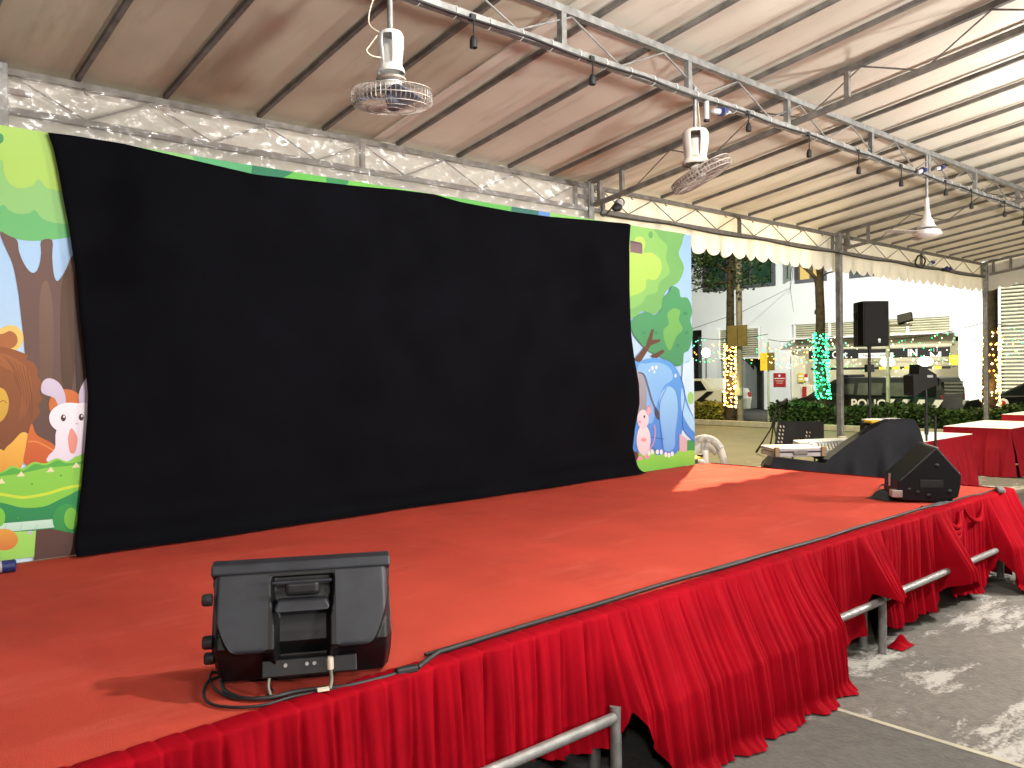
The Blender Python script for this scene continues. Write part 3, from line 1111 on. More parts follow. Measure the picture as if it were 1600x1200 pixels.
def zigs(x0, x1, step):
    out = []
    n = round((x1 - x0) / step)
    st = (x1 - x0) / n
    for i in range(n):
        a = x0 + i * st
        out.append((a, a + st / 2))
        out.append((a + st, a + st / 2))
    return out


bz = []
for a, b in ((-2.0, 0.85), (0.97, 5.30), (5.66, 9.94), (10.28, 15.0)):
    bz += zigs(a, b, 0.735)
truss('eave_truss', -2.0, XE, EY, EZ, EB, [0.85, 3.13, 5.30, 5.66, 7.87, 9.94, 10.28, 12.6, 15.0], bz, M['steel_dark'])
mv = [-1.5, -0.3, 0.85, 2.0, 3.14, 4.24, 5.4, 6.7, 7.82, 8.95, 10.2, 11.4, 12.6, 13.8, 15.0]
mz = [z for z in zigs(-1.5, 15.0, 0.77)]
truss('middle_truss', -2.0, XE, MY, MT, MBZ, mv, mz, M['steel'], 0.040)
# cross trusses at the posts
for x in (5.49, 10.105, 15.17):
    t = bpy.data.objects.new('cross_truss', None)
    COL.objects.link(t)
    t.parent = tent
    t.location = Vector((x, EY, EB)) - tent.location
    dz = -0.215
    MB().bar((x, EY - 0.06, rz_(EY - 0.06) + dz), (x, RY, rz_(RY) + dz), 0.036).build('chord', M['steel_dark'], t)
    for y in (4.98, 4.72, 2.7, 0.6):
        MB().bar((x, y, rz_(y) + dz), (x, y, rz_(y)), 0.034).build('upright', M['steel_dark'], t)
    yy = 4.6
    while yy > 0.7:
        MB().tube([(x, yy, rz_(yy) + dz), (x, yy - 0.4, rz_(yy - 0.4) - 0.02)], 0.006, 6).build('brace', M['steel_dark'], t)
        MB().tube([(x, yy - 0.4, rz_(yy - 0.4) - 0.02), (x, yy - 0.8, rz_(yy - 0.8) + dz)], 0.006, 6).build('brace', M['steel_dark'], t)
        yy -= 0.8
for x in posts:
    MB().box((x, EY, (EZ + 0.04) / 2), (0.068, 0.068, EZ + 0.04)).build('post', M['steel'], tent, bevel=0.006)
    MB().box((x, EY, 0.008), (0.2, 0.2, 0.012)).build('base_plate', M['steel'], tent)
    for s in (-1, 1):
        MB().box((x + s * 0.09, EY, 3.19), (0.11, 0.03, 0.03)).build('bracket', M['steel_dark'], tent)


# valance with scallops
def valance(x0, x1, y, ztop, zbot):
    n = int((x1 - x0) / 0.0125)
    P = []
    for i in range(n + 1):
        x = x0 + (x1 - x0) * i / n
        f = (x % 0.245) / 0.245
        sc = math.sqrt(max(0.0, 1 - (2 * f - 1) ** 2))
        zb = zbot + 0.085 * (1 - sc)
        row = []
        for j in range(13):
            s = j / 12
            yy = y + 0.016 * s * math.sin(x * 9 + 2 * math.sin(x * 1.7)) + 0.01 * s * math.sin(x * 23)
            row.append((x, yy, ztop + (zb - ztop) * s))
        P.append(row)
    return MB().grid(P).build('valance', M['valance'], tent, smooth=180)


valance(-2.2, XE, EY + 0.075, 3.345, 2.84)
P = []
for i in range(400):
    y = EY + 0.07 - i * 0.0125
    f = (y % 0.245) / 0.245
    sc = math.sqrt(max(0.0, 1 - (2 * f - 1) ** 2))
    zt = rz_(y) + 0.02
    zb = zt - 0.50 + 0.065 * (1 - sc)
    P.append([(XE + 0.02 + 0.014 * (j / 10) * math.sin(y * 9), y, zt + (zb - zt) * j / 10) for j in range(11)])
MB().grid(P).build('valance', M['valance'], tent, smooth=180)
# small hooks along the eave chord
for i, x in enumerate(raf):
    if 1.0 < x < 10:
        MB().tube([(x + 0.03, EY - 0.02, EZ - 0.015), (x + 0.03, EY - 0.03, EZ - 0.045), (x + 0.05, EY - 0.03, EZ - 0.05)], 0.006, 6).build('hook', M['steel_dark'], tent)

# clear plastic film over the truss
P = []
for i in range(221):
    x = 0.2 + 5.2 * i / 220
    row = []
    for j in range(31):
        s = j / 30
        y = 5.035 - 0.022 * math.sin(x * 6 + 5 * s + 2 * math.sin(x * 1.3)) * math.sin(math.pi * s) - 0.012 * math.sin(x * 19 + 11 * s) - 0.007 * math.sin(x * 37 - 17 * s)
        z = 3.255 - 0.31 * s - 0.015 * math.sin(x * 3.1) * s
        row.append((x, y, z))
    P.append(row)
o = MB().grid(P).build('plastic_sheet', M['film'], smooth=180)
tag(o, 'wrinkled clear plastic sheet hung over the eave truss above the black cloth', 'plastic sheet')


# ================================================================== FANS
def cage(c, rad, h, m, parent, rot=None, kk=1.0):
    b = MB()
    rot = rot or Matrix.Identity(3)
    c = Vector(c)

    def ring(r, z, t=0.0014):
        b.tube([c + rot @ Vector((r * math.cos(a), r * math.sin(a), z)) for a in [2 * math.pi * i / 36 for i in range(36)]], t * kk, 5, closed=True)
    ring(rad, h * 0.5, 0.0018)
    ring(rad * 1.0, -h * 0.05, 0.0022)
    ring(rad * 0.93, -h * 0.5, 0.0016)
    ring(rad * 0.6, -h * 0.62)
    ring(rad * 0.28, -h * 0.66)
    ring(rad * 0.35, h * 0.62)
    ring(rad * 0.7, h * 0.62)
    for i in range(52):
        a = 2 * math.pi * i / 52
        d = Vector((math.cos(a), math.sin(a), 0))
        prof = [(0.2, 0.66), (0.7, 0.62), (0.95, 0.55), (1.0, 0.3), (1.0, -0.3), (0.93, -0.5), (0.6, -0.62), (0.2, -0.66)]
        b.tube([c + rot @ (d * rad * p + Vector((0, 0, h * q))) for p, q in prof], 0.0011 * kk, 4)
    return b.build('cage', m, parent, world=False, smooth=60)


def fan(root, rot, white, wire, blade, rad, h, rod, wide=1.0):
    """root at the hang point, local coordinates below it"""
    MB().tube([(0, 0, 0.05), (0, 0, -rod)], 0.013, 10).build('rod', M['steel'], root, world=False, smooth=40)
    zb = -rod
    # housing: half open yoke with the motor seen through the arch
    b = MB()
    prof = [(r * wide, z * (0.5 + 0.5 * wide) * 0.9) for r, z in ((0.048, 0.0), (0.056, -0.02), (0.056, -0.07), (0.049, -0.13), (0.047, -0.16), (0.058, -0.185), (0.060, -0.20))]
    n = 40
    vs, fs = [], []
    for k, (r, z) in enumerate(prof):
        for j in range(n):
            a = 2 * math.pi * j / n
            vs.append((r * math.cos(a), r * math.sin(a), zb + z))
    for k in range(len(prof) - 1):
        for j in range(n):
            a = math.degrees(2 * math.pi * j / n)
            if 2 <= k <= 3 or k == 1:
                if 196 < a < 242:
                    continue
            j2 = (j + 1) % n
            fs.append((k * n + j, k * n + j2, (k + 1) * n + j2, (k + 1) * n + j))
    fs.append(tuple(range(n)))
    b.add(vs, fs)
    b.build('housing', white, root, world=False, smooth=45, solid=0.004)
    MB().lathe([(r * wide, z) for r, z in ((0.02, -0.055), (0.034, -0.06), (0.036, -0.15), (0.045, -0.17))], (0, 0, zb), 20).build('motor', white, root, world=False, smooth=40)
    MB().lathe([(0.05, -0.198), (0.066, -0.203), (0.066, -0.212), (0.05, -0.216)], (0, 0, zb), 24).build('collar', M['wire_old'], root, world=False, smooth=40)
    c = Vector((0, 0, zb - 0.215)) + rot @ Vector((0, 0, -0.06))
    MB().lathe([(0.046, 0.06), (0.05, 0.03), (0.045, 0.015), (0.03, 0.01)], c, 24, rot).build('motor_cover', white, root, world=False, smooth=40)
    cage(c + rot @ Vector((0, 0, -0.015)), rad, h, wire, root, rot, 1.0 if wide == 1.0 else 1.9)
    MB().lathe([(0.02, 0.015), (0.028, 0.0), (0.026, -0.03), (0.012, -0.036)], c, 18, rot).build('hub', blade, root, world=False, smooth=40)
    for k in range(3):
        P = []
        for i in range(9):
            r = 0.02 + (rad * 0.88 - 0.02) * i / 8
            row = []
            for j in range(5):
                w = (j / 4 - 0.5) * (0.05 + 0.09 * math.sin(min(1, r / rad * 1.1) * 2.2))
                a = k * 2.094 + 0.5
                v = Vector((r * math.cos(a) - w * math.sin(a), r * math.sin(a) + w * math.cos(a), -0.012 - w * 0.35))
                row.append(c + rot @ v)
            P.append(row)
        MB().grid(P).build('blade', blade, root, world=False, smooth=180, solid=0.002)


f1 = thing('hanging_fan', (2.06, MY, MBZ), 'clean white caged fan hanging level from the truss, nearest over the stage', 'fan', 'hanging fans')
fan(f1, Matrix.Rotation(R(4), 3, 'X') @ Matrix.Rotation(R(-3), 3, 'Y'), M['fan_white'], M['wire'], M['blade'], 0.178, 0.070, 0.19)
MB().tube(spline([(-0.05, 0.02, 0.15), (-0.045, 0.02, 0.02), (-0.085, 0.03, -0.10), (-0.088, 0.03, -0.17), (-0.05, 0, -0.205)], 6, False), 0.004, 6).build('cord', M['cord_white'], f1, world=False, smooth=60)
MB().tube(spline([(-0.07, 0.0, -0.22), (-0.11, 0.0, -0.275), (-0.125, 0, -0.30), (-0.10, 0, -0.315), (-0.05, 0, -0.312)], 6, False), 0.0035, 6).build('cord', M['cord_white'], f1, world=False, smooth=60)
f2 = thing('hanging_fan', (4.31, MY, MBZ), 'yellowed old caged fan with its head tilted, hanging above the right half of the stage', 'fan', 'hanging fans', rz=R(-4))
tilt = Matrix.Rotation(R(4), 3, 'Z') @ Vector((0, 0, 1)).rotation_difference(Vector((-0.748 * 0.45 + 0.663 * 0.07, 0.663 * 0.45 + 0.748 * 0.07, 0.88)).normalized()).to_matrix()
fan(f2, tilt, M['fan_old'], M['wire_old'], M['blade_grey'], 0.195, 0.055, 0.215, 1.4)
MB().tube(spline([(0.05, 0.02, 0.0), (0.06, 0.02, -0.1), (0.055, 0.01, -0.16), (0.04, 0, -0.23)], 6, False), 0.003, 6).build('cord', M['cord_white'], f2, world=False, smooth=60)
f3 = thing('hanging_fan', (7.79, MY, MBZ), 'far white fan with a cone shaped cap and thin blades below the truss', 'fan', 'hanging fans')
MB().tube([(0, 0, 0.2), (0, 0, -0.38)], 0.012, 10).build('rod', M['steel'], f3, world=False, smooth=40)
MB().lathe([(0.016, -0.20), (0.02, -0.30), (0.035, -0.38), (0.05, -0.395), (0.062, -0.44), (0.085, -0.465), (0.07, -0.468)], (0, 0, 0), 28).build('canopy_cap', M['fan_white'], f3, world=False, smooth=40)
MB().lathe([(0.04, -0.466), (0.045, -0.482)], (0, 0, 0), 20).build('neck', M['black'], f3, world=False, smooth=40)
MB().lathe([(0.07, -0.482), (0.115, -0.495), (0.122, -0.515), (0.12, -0.53), (0.09, -0.545), (0.03, -0.548)], (0, 0, 0), 30).build('motor_housing', M['fan_white'], f3, world=False, smooth=40)
for k in range(3):
    a = k * 2.094 + 0.62
    q = Matrix.Rotation(a, 3, 'Z') @ Matrix.Rotation(R(9), 3, 'X')
    MB().box(q @ Vector((0.27, 0, 0)) + Vector((0, 0, -0.512)), (0.34, 0.075, 0.004), q).build('blade', M['blade_grey'], f3, world=False)

# ---- string of empty lamp holders along the middle truss
cab = []
xs_ = np.arange(1.9, 11.0, 0.09)
for i, x in enumerate(xs_):
    cab.append((float(x), MY - 0.026, MBZ - 0.008 - 0.012 * abs(math.sin(x * 3.3))))
o = MB().tube(cab, 0.0075, 6).build('festoon_cable', M['rubber'], smooth=60)
tag(o, 'black lighting cable tied along the bottom bar of the middle truss', 'cable')
for i in range(40):
    pass
bt = MB()
for x in np.arange(2.0, 10.8, 0.21):
    a = [(float(x), MY + 0.03 * math.cos(t), MBZ + 0.03 * math.sin(t)) for t in [2 * math.pi * q / 8 for q in range(8)]]
    bt.tube(a, 0.0022, 4, closed=True)
tag(bt.build('cable_ties', M['sign_white'], o, world=False), kind='stuff')
sock = [(2.51, 0.095, 'nearest the clean white fan'), (3.34, 0.09, 'between the two nearer fans'), (4.86, 0.07, 'just right of the tilted fan'), (5.65, 0.115, 'first on the straight run beyond the tilted fan'),
        (6.42, 0.125, 'second beyond the tilted fan'), (7.19, 0.12, 'just left of the far cone fan'), (8.14, 0.075, 'just right of the far cone fan'),
        (8.77, 0.125, 'next but one beyond the far cone fan'), (9.69, 0.10, 'last but one towards the far end'), (10.29, 0.13, 'farthest along, at the right frame edge')]
for x, d, wh in sock:
    s_ = thing('lamp_holder', (x, MY - 0.03, MBZ - 0.01), 'empty lamp holder on the truss cable, ' + wh, 'lamp holder', 'empty lamp holders on the truss cable')
    MB().tube([(0, 0, 0), (0.004, 0, -d * 0.5), (0, 0, -d)], 0.004, 6).build('wire', M['rubber'], s_, world=False, smooth=60)
    MB().lathe([(0.006, 0.008), (0.014, 0.0), (0.019, -0.02), (0.019, -0.05), (0.016, -0.052), (0.014, -0.035)], (0, 0, -d), 14).build('socket', M['black'], s_, world=False, smooth=40)
    MB().box((0, 0.01, 0.002), (0.03, 0.03, 0.025)).build('junction', M['black'], s_, world=False)


def plug(loc, rot, label):
    p = thing('power_connector', loc, label, 'connector', 'blue power connectors on the tent frame', rot=rot)
    MB().lathe([(0.011, -0.075), (0.016, -0.06), (0.020, -0.02), (0.020, 0.0)], (0, 0, 0), 14).build('plug_body', M['grey_plug'], p, world=False, smooth=40)
    MB().lathe([(0.026, -0.005), (0.028, 0.0), (0.028, 0.03), (0.024, 0.034)], (0, 0, 0), 16).build('collar', M['blue_plug'], p, world=False, smooth=40)
    MB().lathe([(0.020, 0.034), (0.020, 0.07), (0.012, 0.085), (0.008, 0.12)], (0, 0, 0), 14).build('socket_body', M['grey_plug'], p, world=False, smooth=40)
    MB().box((0, -0.03, 0.015), (0.03, 0.025, 0.045)).build('cover_flap', M['blue_plug'], p, world=False, bevel=0.004)


plug((4.50, MY - 0.05, MBZ - 0.075), (0, R(82), 0), 'blue and grey power connector hanging under the truss beside the tilted fan')
plug((7.55, MY - 0.05, MBZ + 0.0), (0, R(70), 0), 'blue power connector on the truss left of the far cone fan rod')
plug((8.02, MY - 0.02, MBZ + 0.10), (0, R(75), 0), 'blue power connector tied above the truss bar right of the far cone fan rod')
o = thing('capacitor_tube', (4.40, MY - 0.02, MBZ - 0.02), 'short pale grey tube clipped under the truss next to the tilted fan rod', 'tube')
MB().lathe([(0.012, 0), (0.017, -0.004), (0.017, -0.11), (0.012, -0.118)], (0, 0, 0), 16).build('tube_body', M['grey_plug'], o, world=False, smooth=40)
MB().lathe([(0.0175, -0.118), (0.019, -0.118), (0.019, -0.13), (0.012, -0.132)], (0, 0, 0), 16).build('end_cap', M['black'], o, world=False, smooth=40)

# cable with coil and connectors on the right eave truss
pts = []
for x in np.arange(5.6, 15.0, 0.12):
    pts.append((float(x), EY - 0.04, EB - 0.02 - 0.02 * abs(math.sin(x * 1.9))))
tag(MB().tube(pts, 0.009, 6).build('eave_cable', M['rubber'], smooth=60), 'black cable slung along the bottom bar of the eave truss right of the banner', 'cable')
p = W(1438, 409, 1, EY - 0.05)
tag(MB().tube([(p.x + 0.16 * math.cos(t), p.y - 0.01 * math.sin(3 * t), p.z + 0.09 * math.sin(t)) for t in [2 * math.pi * i / 24 for i in range(24)]], 0.012, 6, closed=True).build('cable_coil', M['rubber'], smooth=60), 'black cable coil hanging on the far right eave truss', 'cable')
p = W(1455, 411, 1, EY - 0.06)
plug((p.x, p.y, p.z), (R(20), R(60), 0), 'blue and grey power connector in the far right eave truss by the cable coil')
p = W(1478, 422, 1, EY - 0.06)
o = thing('socket_box', (p.x, p.y, p.z), 'dark blue and grey socket box lying on the far right eave truss', 'socket box')
MB().box((0, 0, 0), (0.22, 0.05, 0.05)).build('box_body', M['black'], o, world=False, bevel=0.008)
for s in (-0.06, 0.06):
    MB().lathe([(0.03, 0), (0.03, 0.04), (0.02, 0.045)], (s, -0.02, 0.01), 14, Matrix.Rotation(R(60), 3, 'X')).build('socket_cap', M['blue_plug'], o, world=False, smooth=40)
# black floodlight / plug on the post at the banner
p = W(964, 324, 1, EY - 0.08)
o = thing('clip_lamp', (p.x, p.y, p.z), 'small black and white clip lamp lying on the truss right of the tent post', 'lamp')
MB().lathe([(0.015, -0.06), (0.035, -0.03), (0.042, 0.02), (0.036, 0.03)], (0, 0, 0), 16, Matrix.Rotation(R(75), 3, 'Y')).build('lamp_body', M['black'], o, world=False, smooth=40)
MB().lathe([(0.030, 0.0), (0.044, 0.02), (0.046, 0.035)], (0.005, 0, 0.022), 16, Matrix.Rotation(R(60), 3, 'Y')).build('lamp_rim', M['grey_plug'], o, world=False, smooth=40)
MB().tube(spline([(0.05, 0, 0), (0.085, -0.01, 0.04), (0.08, -0.01, 0.075), (0.03, 0, 0.085), (-0.06, 0, 0.0), (-0.16, 0, -0.09), (-0.22, 0, -0.09), (-0.2, 0, -0.04)], 6, False), 0.007, 6).build('lamp_cable', M['rubber'], o, world=False, smooth=60)


# ================================================================== STAGE MONITORS
def near_monitor():
    base = Vector((1.235, 2.415, SH))
    ang = math.atan2(-0.26, 0.46)
    t = thing('stage_monitor', base, 'large black floor monitor showing its back and handle at the stage front left', 'speaker', 'stage monitor speakers', rz=ang)
    t.scale = (0.95, 0.95, 0.94)
    Lh = 0.285
    H = 0.405
    NU_, NV_ = 132, 92

    def sm(a, b, x):
        q = max(0.0, min(1.0, (x - a) / (b - a)))
        return q * q * (3 - 2 * q)

    def lo_(au):
        return 0.36 + 0.34 * max(0, (au - 0.66) / 0.30) ** 2.4

    def back(u, v):
        """local y of the rear surface (towards the viewer is negative); u along, v height"""
        h = v / H
        # upper flank slopes out from the rim, lower part tucks in
        up = -0.030 - 0.125 * (1 - h) / 0.55
        low = -0.175 + 0.11 * sm(0.46, 0.0, h)
        y = max(up, low)
        # horn panels: lower boundary curves like a smile
        au = abs(u) / Lh
        edge = 0.40 + 0.42 * max(0, au - 0.55) ** 2 / 0.2 if au > 0.55 else 0.40
        y += 0.030 * sm(lo_(au) + 0.01, lo_(au) - 0.05, h) * sm(0.30, 0.42, au)
        # ends tuck in
        y += 0.05 * sm(0.90, 1.0, au) ** 2
        # handle channel
        ww = 0.36 - 0.05 * sm(0.8, 0.5, h) + 0.0
        ch = sm(ww, ww - 0.055, au)
        top = sm(0.90, 0.86, h)
        bot = sm(0.17, 0.27, h)
        depth = 0.035 + 0.035 * sm(0.75, 0.45, h)
        y += depth * ch * top * bot
        return y
    P = []
    for i in range(NU_ + 1):
        u = -Lh + 2 * Lh * i / NU_
        row = []
        for j in range(NV_ + 1):
            v = 0.02 + (H - 0.03) * j / NV_
            # outline: rounded lower corners
            au = abs(u) / Lh
            uu = u
            if v < 0.11:
                k = 1 - (0.05 * ((0.11 - v) / 0.11) ** 2.2)
                uu = u * k
            row.append((uu, back(u, v), v))
        P.append(row)
    b = MB()
    b.grid(P)
    # sides, top and bottom back to the baffle
    def baf(v):
        return 0.165 - 0.185 * v / H      # grille plane leans back
    rim = [P[i][0] for i in range(NU_ + 1)]
    for strip in ([P[0][j] for j in range(NV_ + 1)], [P[-1][j] for j in range(NV_ + 1)]):
        b.grid([[p, (p[0], (p[1] + baf(p[2])) / 2, p[2]), (p[0], baf(p[2]), p[2])] for p in strip])
    b.grid([[p, (p[0], baf(p[2]), p[2])] for p in rim])
    b.grid([[p, (p[0], baf(p[2]), p[2])] for p in [P[i][-1] for i in range(NU_ + 1)]])
    b.build('cabinet', M['plastic_black'], t, world=False, smooth=50)
    # thin skin on the upper flanks, light from above put into its paler colour
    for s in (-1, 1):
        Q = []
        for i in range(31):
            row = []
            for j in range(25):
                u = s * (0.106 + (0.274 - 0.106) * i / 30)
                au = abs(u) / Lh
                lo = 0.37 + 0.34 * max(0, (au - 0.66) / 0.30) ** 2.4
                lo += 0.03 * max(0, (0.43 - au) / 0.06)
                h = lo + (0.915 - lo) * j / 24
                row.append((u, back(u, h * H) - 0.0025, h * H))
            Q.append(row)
        MB().grid(Q).build('lit_flank', M['plastic_lit'], t, world=False, smooth=60)
    # rim of the front grille seen from behind
    rm = MB()
    for (x0, x1, z0, z1) in ((-Lh - 0.002, Lh + 0.002, 0.376, 0.412),):
        rm.prism([(x0, -0.052, z0), (x0, -0.040, z1 - 0.006), (x0, 0.012, z1), (x0, 0.05, z0 - 0.03), (x0, 0.0, z0 - 0.03)], (x1 - x0, 0, 0))
    rm.build('front_rim', M['plastic_lit'], t, world=False, bevel=0.006)
    gr = MB()
    gr.prism([(-Lh - 0.002, baf(0.03) + 0.002, 0.03), (-Lh - 0.002, baf(0.40) + 0.002, 0.40), (-Lh - 0.002, baf(0.40) + 0.03, 0.41), (-Lh - 0.002, baf(0.03) + 0.035, 0.03)], (2 * Lh + 0.004, 0, 0))
    gr.build('grille', M['grille'], t, world=False, bevel=0.006)
    # handle
    hd = MB()
    hd.prism([(-0.088, -0.128, 0.268), (-0.076, -0.110, 0.292), (0.076, -0.110, 0.292), (0.088, -0.128, 0.268), (0.078, -0.134, 0.262), (-0.078, -0.134, 0.262)], (0, 0.035, 0.004))
    h_ = hd.build('handle', M['plastic_lit'], t, world=False, bevel=0.006)
    MB().box((0, -0.0665, 0.326), (0.108, 0.05, 0.044)).build('handle_cavity', M['black'], t, world=False, bevel=0.012)
    MB().bar((-0.094, -0.104, 0.352), (0.094, -0.104, 0.352), 0.012, 0.009).build('channel_lip', M['plastic_lit'], t, world=False, bevel=0.003)
    # knobs / feet on the left end
    for (y, z, r) in ((-0.075, 0.305, 0.020), (-0.085, 0.17, 0.022), (-0.06, 0.11, 0.020)):
        MB().lathe([(r, 0), (r, 0.022), (r * 0.85, 0.03)], (-Lh + 0.004, y, z), 18, Matrix.Rotation(R(-90), 3, 'Y')).build('rubber_foot', M['black'], t, world=False, smooth=40)
    # connector panel
    MB().box((0.02, -0.112, 0.075), (0.30, 0.02, 0.055), Matrix.Rotation(R(-24), 3, 'X')).build('connector_panel', M['plastic_black'], t, world=False, bevel=0.004)
    for x in (-0.055, 0.012, 0.035):
        MB().lathe([(0.006, 0), (0.006, 0.012)], (x, -0.122, 0.088), 10, Matrix.Rotation(R(80), 3, 'X')).build('jack_socket', M['silver'], t, world=False, smooth=40)
    MB().lathe([(0.011, -0.02), (0.011, 0.012), (0.008, 0.02)], (0.085, -0.135, 0.088), 12).build('plug', M['cord_white'], t, world=False, smooth=40)
    MB().tube(spline([(0.085, -0.135, 0.07), (0.088, -0.142, 0.035), (0.082, -0.155, 0.010)], 6, False), 0.006, 8).build('plug_lead', M['pole_grey'], t, world=False, smooth=60)
    MB().tube(spline([(-0.105, -0.118, 0.06), (-0.108, -0.14, 0.03), (-0.10, -0.16, 0.008)], 6, False), 0.005, 8).build('plug_lead', M['pole_grey'], t, world=False, smooth=60)
    return t


near_monitor()

# cables round the near monitor
def floor_cable(px, label, r=0.007, z0=SH, name='cable', m='rubber', n=8):
    pts = []
    for i, q in enumerate(px):
        p = W(q[0], q[1], 2, z0 + r)
        p.z = z0 + r * (1.0 + (0.0 if len(q) < 3 else q[2]))
        pts.append(p)
    o = MB().tube(spline(pts, n, False), r, 8).build(name, M[m], smooth=60)
    return tag(o, label, 'cable')


floor_cable([(418, 1060), (422, 1075), (425, 1080), (410, 1090), (370, 1092), (340, 1080), (328, 1062), (332, 1050), (345, 1052)], 'thin black cable loop lying at the bottom left corner of the near monitor', 0.004)
floor_cable([(350, 1055), (325, 1065), (318, 1085), (330, 1100), (365, 1105), (410, 1102), (460, 1088), (510, 1079), (528, 1078)], 'wide outer black cable loop in front of the near monitor', 0.005)
floor_cable([(345, 1062), (352, 1080), (380, 1091), (420, 1090), (460, 1081), (500, 1076), (540, 1072), (600, 1058), (640, 1046)], 'thick black cable bundle running along the foot of the near monitor', 0.007)
o = MB().box(W(505, 1077, 2, SH + 0.016), (0.035, 0.02, 0.006), Matrix.Rotation(R(-20), 3, 'Z')).build('paper_tag', M['cord_white'])
tag(o, 'small cream paper tag on the cables below the near monitor', 'tag')
o = MB()
p0, p1 = W(618, 1050, 2, SH + 0.012), W(652, 1043, 2, SH + 0.012)
o.bar(p0, p1, 0.028, 0.022)
tag(o.build('cable_joint', M['black'], bevel=0.006), 'black cable joint at the front stage edge right of the near monitor', 'connector')
pts = [tuple(p1)]
for i in range(70):
    x = 1.66 + (6.05 - 1.66) * i / 69
    pts.append((x, 2.288 + 0.006 * math.sin(x * 2.7) + 0.004 * math.sin(x * 7), SH + 0.010))
tag(MB().tube(pts, 0.0095, 8).build('edge_cable', M['rubber'], smooth=60), 'long black cable lying along the front edge of the stage', 'cable')
pts = [(x, 2.305 + 0.008 * math.sin(x * 2.1 + 1), SH + 0.008) for x in np.arange(1.62, 6.1, 0.08)]
tag(MB().tube(pts, 0.006, 8).build('thin_edge_cable', M['rubber'], smooth=60), 'thinner second cable beside the long one on the front stage edge', 'cable')
floor_cable([(1488, 783), (1515, 775), (1535, 772), (1552, 766), (1570, 766)], 'black cable leading from the right monitor to the stage corner', 0.008)
o = MB().box(W(1563, 765, 2, SH + 0.02), (0.16, 0.05, 0.035), Matrix.Rotation(R(25), 3, 'Z')).build('inline_connector', M['steel'], bevel=0.01)
tag(o, 'grey inline connector at the far right front corner of the stage', 'connector')


def right_monitor():
    # outline of the end plate seen from the audience, in the vertical plane square to the view
    c = W(1447, 786, 2, SH)
    fw = Vector((MC[0, 2], MC[1, 2], 0)) * -1
    # turn slightly so the long top facet shows
    fw = Matrix.Rotation(R(-10), 3, 'Z') @ fw.normalized()
    rt = Vector((fw.y, -fw.x, 0))
    t = thing('stage_monitor', c, 'black wedge floor monitor tilted on its side at the far right front of the stage', 'speaker', 'stage monitor speakers')
    s = 1 / 223.0
    out = [(-39, 31), (13, 81), (18, 81), (52, 40), (51, 24), (47, 5), (23, -4), (-34, -1), (-42, 3)]
    poly = [rt * (x * s) + Vector((0, 0, max(0.003, (y + 4) * s))) for x, y in out]
    b = MB()
    # far outline is a bit smaller and raised towards the back, giving the lit top facet
    back = [rt * ((x * 1.0 - 6) * s) + fw * 0.27 + Vector((0, 0, max(0.003, (y + 4) * s + (0.022 if y > 20 else 0)))) for x, y in out]
    k_ = len(poly)
    b.add(poly + back, [tuple(range(k_)), tuple(range(2 * k_ - 1, k_ - 1, -1))] + [(i, i + k_, (i + 1) % k_ + k_, (i + 1) % k_) for i in range(k_)])
    b.build('cabinet', M['plastic_black'], t, world=False, bevel=0.012)
    fr = lambda x, y, d=0.0: rt * (x * s) - fw * d + Vector((0, 0, (y + 4) * s))
    # recessed handle cup, screws and input plate on the end
    q = (-fw).to_track_quat('Z', 'Y').to_matrix()
    MB().box(fr(8, 26, 0.0), (0.15, 0.055, 0.008), q).build('handle_recess', M['black'], t, world=False, bevel=0.003)
    for x, y in ((16, 54), (34, 14), (4, -1 + 8), (-24, 16), (-12, 12)):
        MB().lathe([(0.016, 0.0), (0.016, 0.004), (0.010, 0.008)], fr(x, y, 0.001), 14, q).build('corner_button', M['plastic_black'], t, world=False, smooth=40)
    MB().box(fr(-42, 10, 0.02) + fw * 0.05, (0.07, 0.05, 0.075), q).build('label_plate', M['silver'], t, world=False, bevel=0.004)
    MB().bar(fr(-44, 38, 0.0) + fw * 0.15, fr(-44, 18, 0.0) + fw * 0.15, 0.012, 0.012).build('edge_trim', M['silver'], t, world=False)
    MB().bar(fr(12, 84, 0.0) + fw * 0.20, fr(17.5, 81.5, 0.0), 0.012, 0.005).build('edge_trim', M['silver'], t, world=False)
    return t


right_monitor()
o = MB()
P = []
for i in range(21):
    row = []
    for j in range(15):
        u, v = i / 20 - 0.5, j / 14 - 0.5
        row.append(tuple(W(1384, 778, 2, SH) + Vector((0.26 * u + 0.05 * v, 0.20 * v, 0.004 + 0.05 * max(0, 1 - 4 * (u * u + v * v)) ** 0.7 * (1 + 0.25 * math.sin(18 * u + 9 * v))))))
    P.append(row)
tag(o.grid(P).build('black_pouch', M['black'], smooth=180), 'flat black pouch lying left of the far right monitor', 'pouch')
floor_cable([(1372, 768), (1376, 762, 3), (1386, 763, 4), (1392, 765, 2), (1400, 770)], 'thin cable loop rising by the black pouch left of the right monitor', 0.006)
floor_cable([(1440, 792), (1465, 790), (1480, 786), (1490, 783), (1480, 780)], 'tangle of black cable at the foot of the right monitor', 0.008)

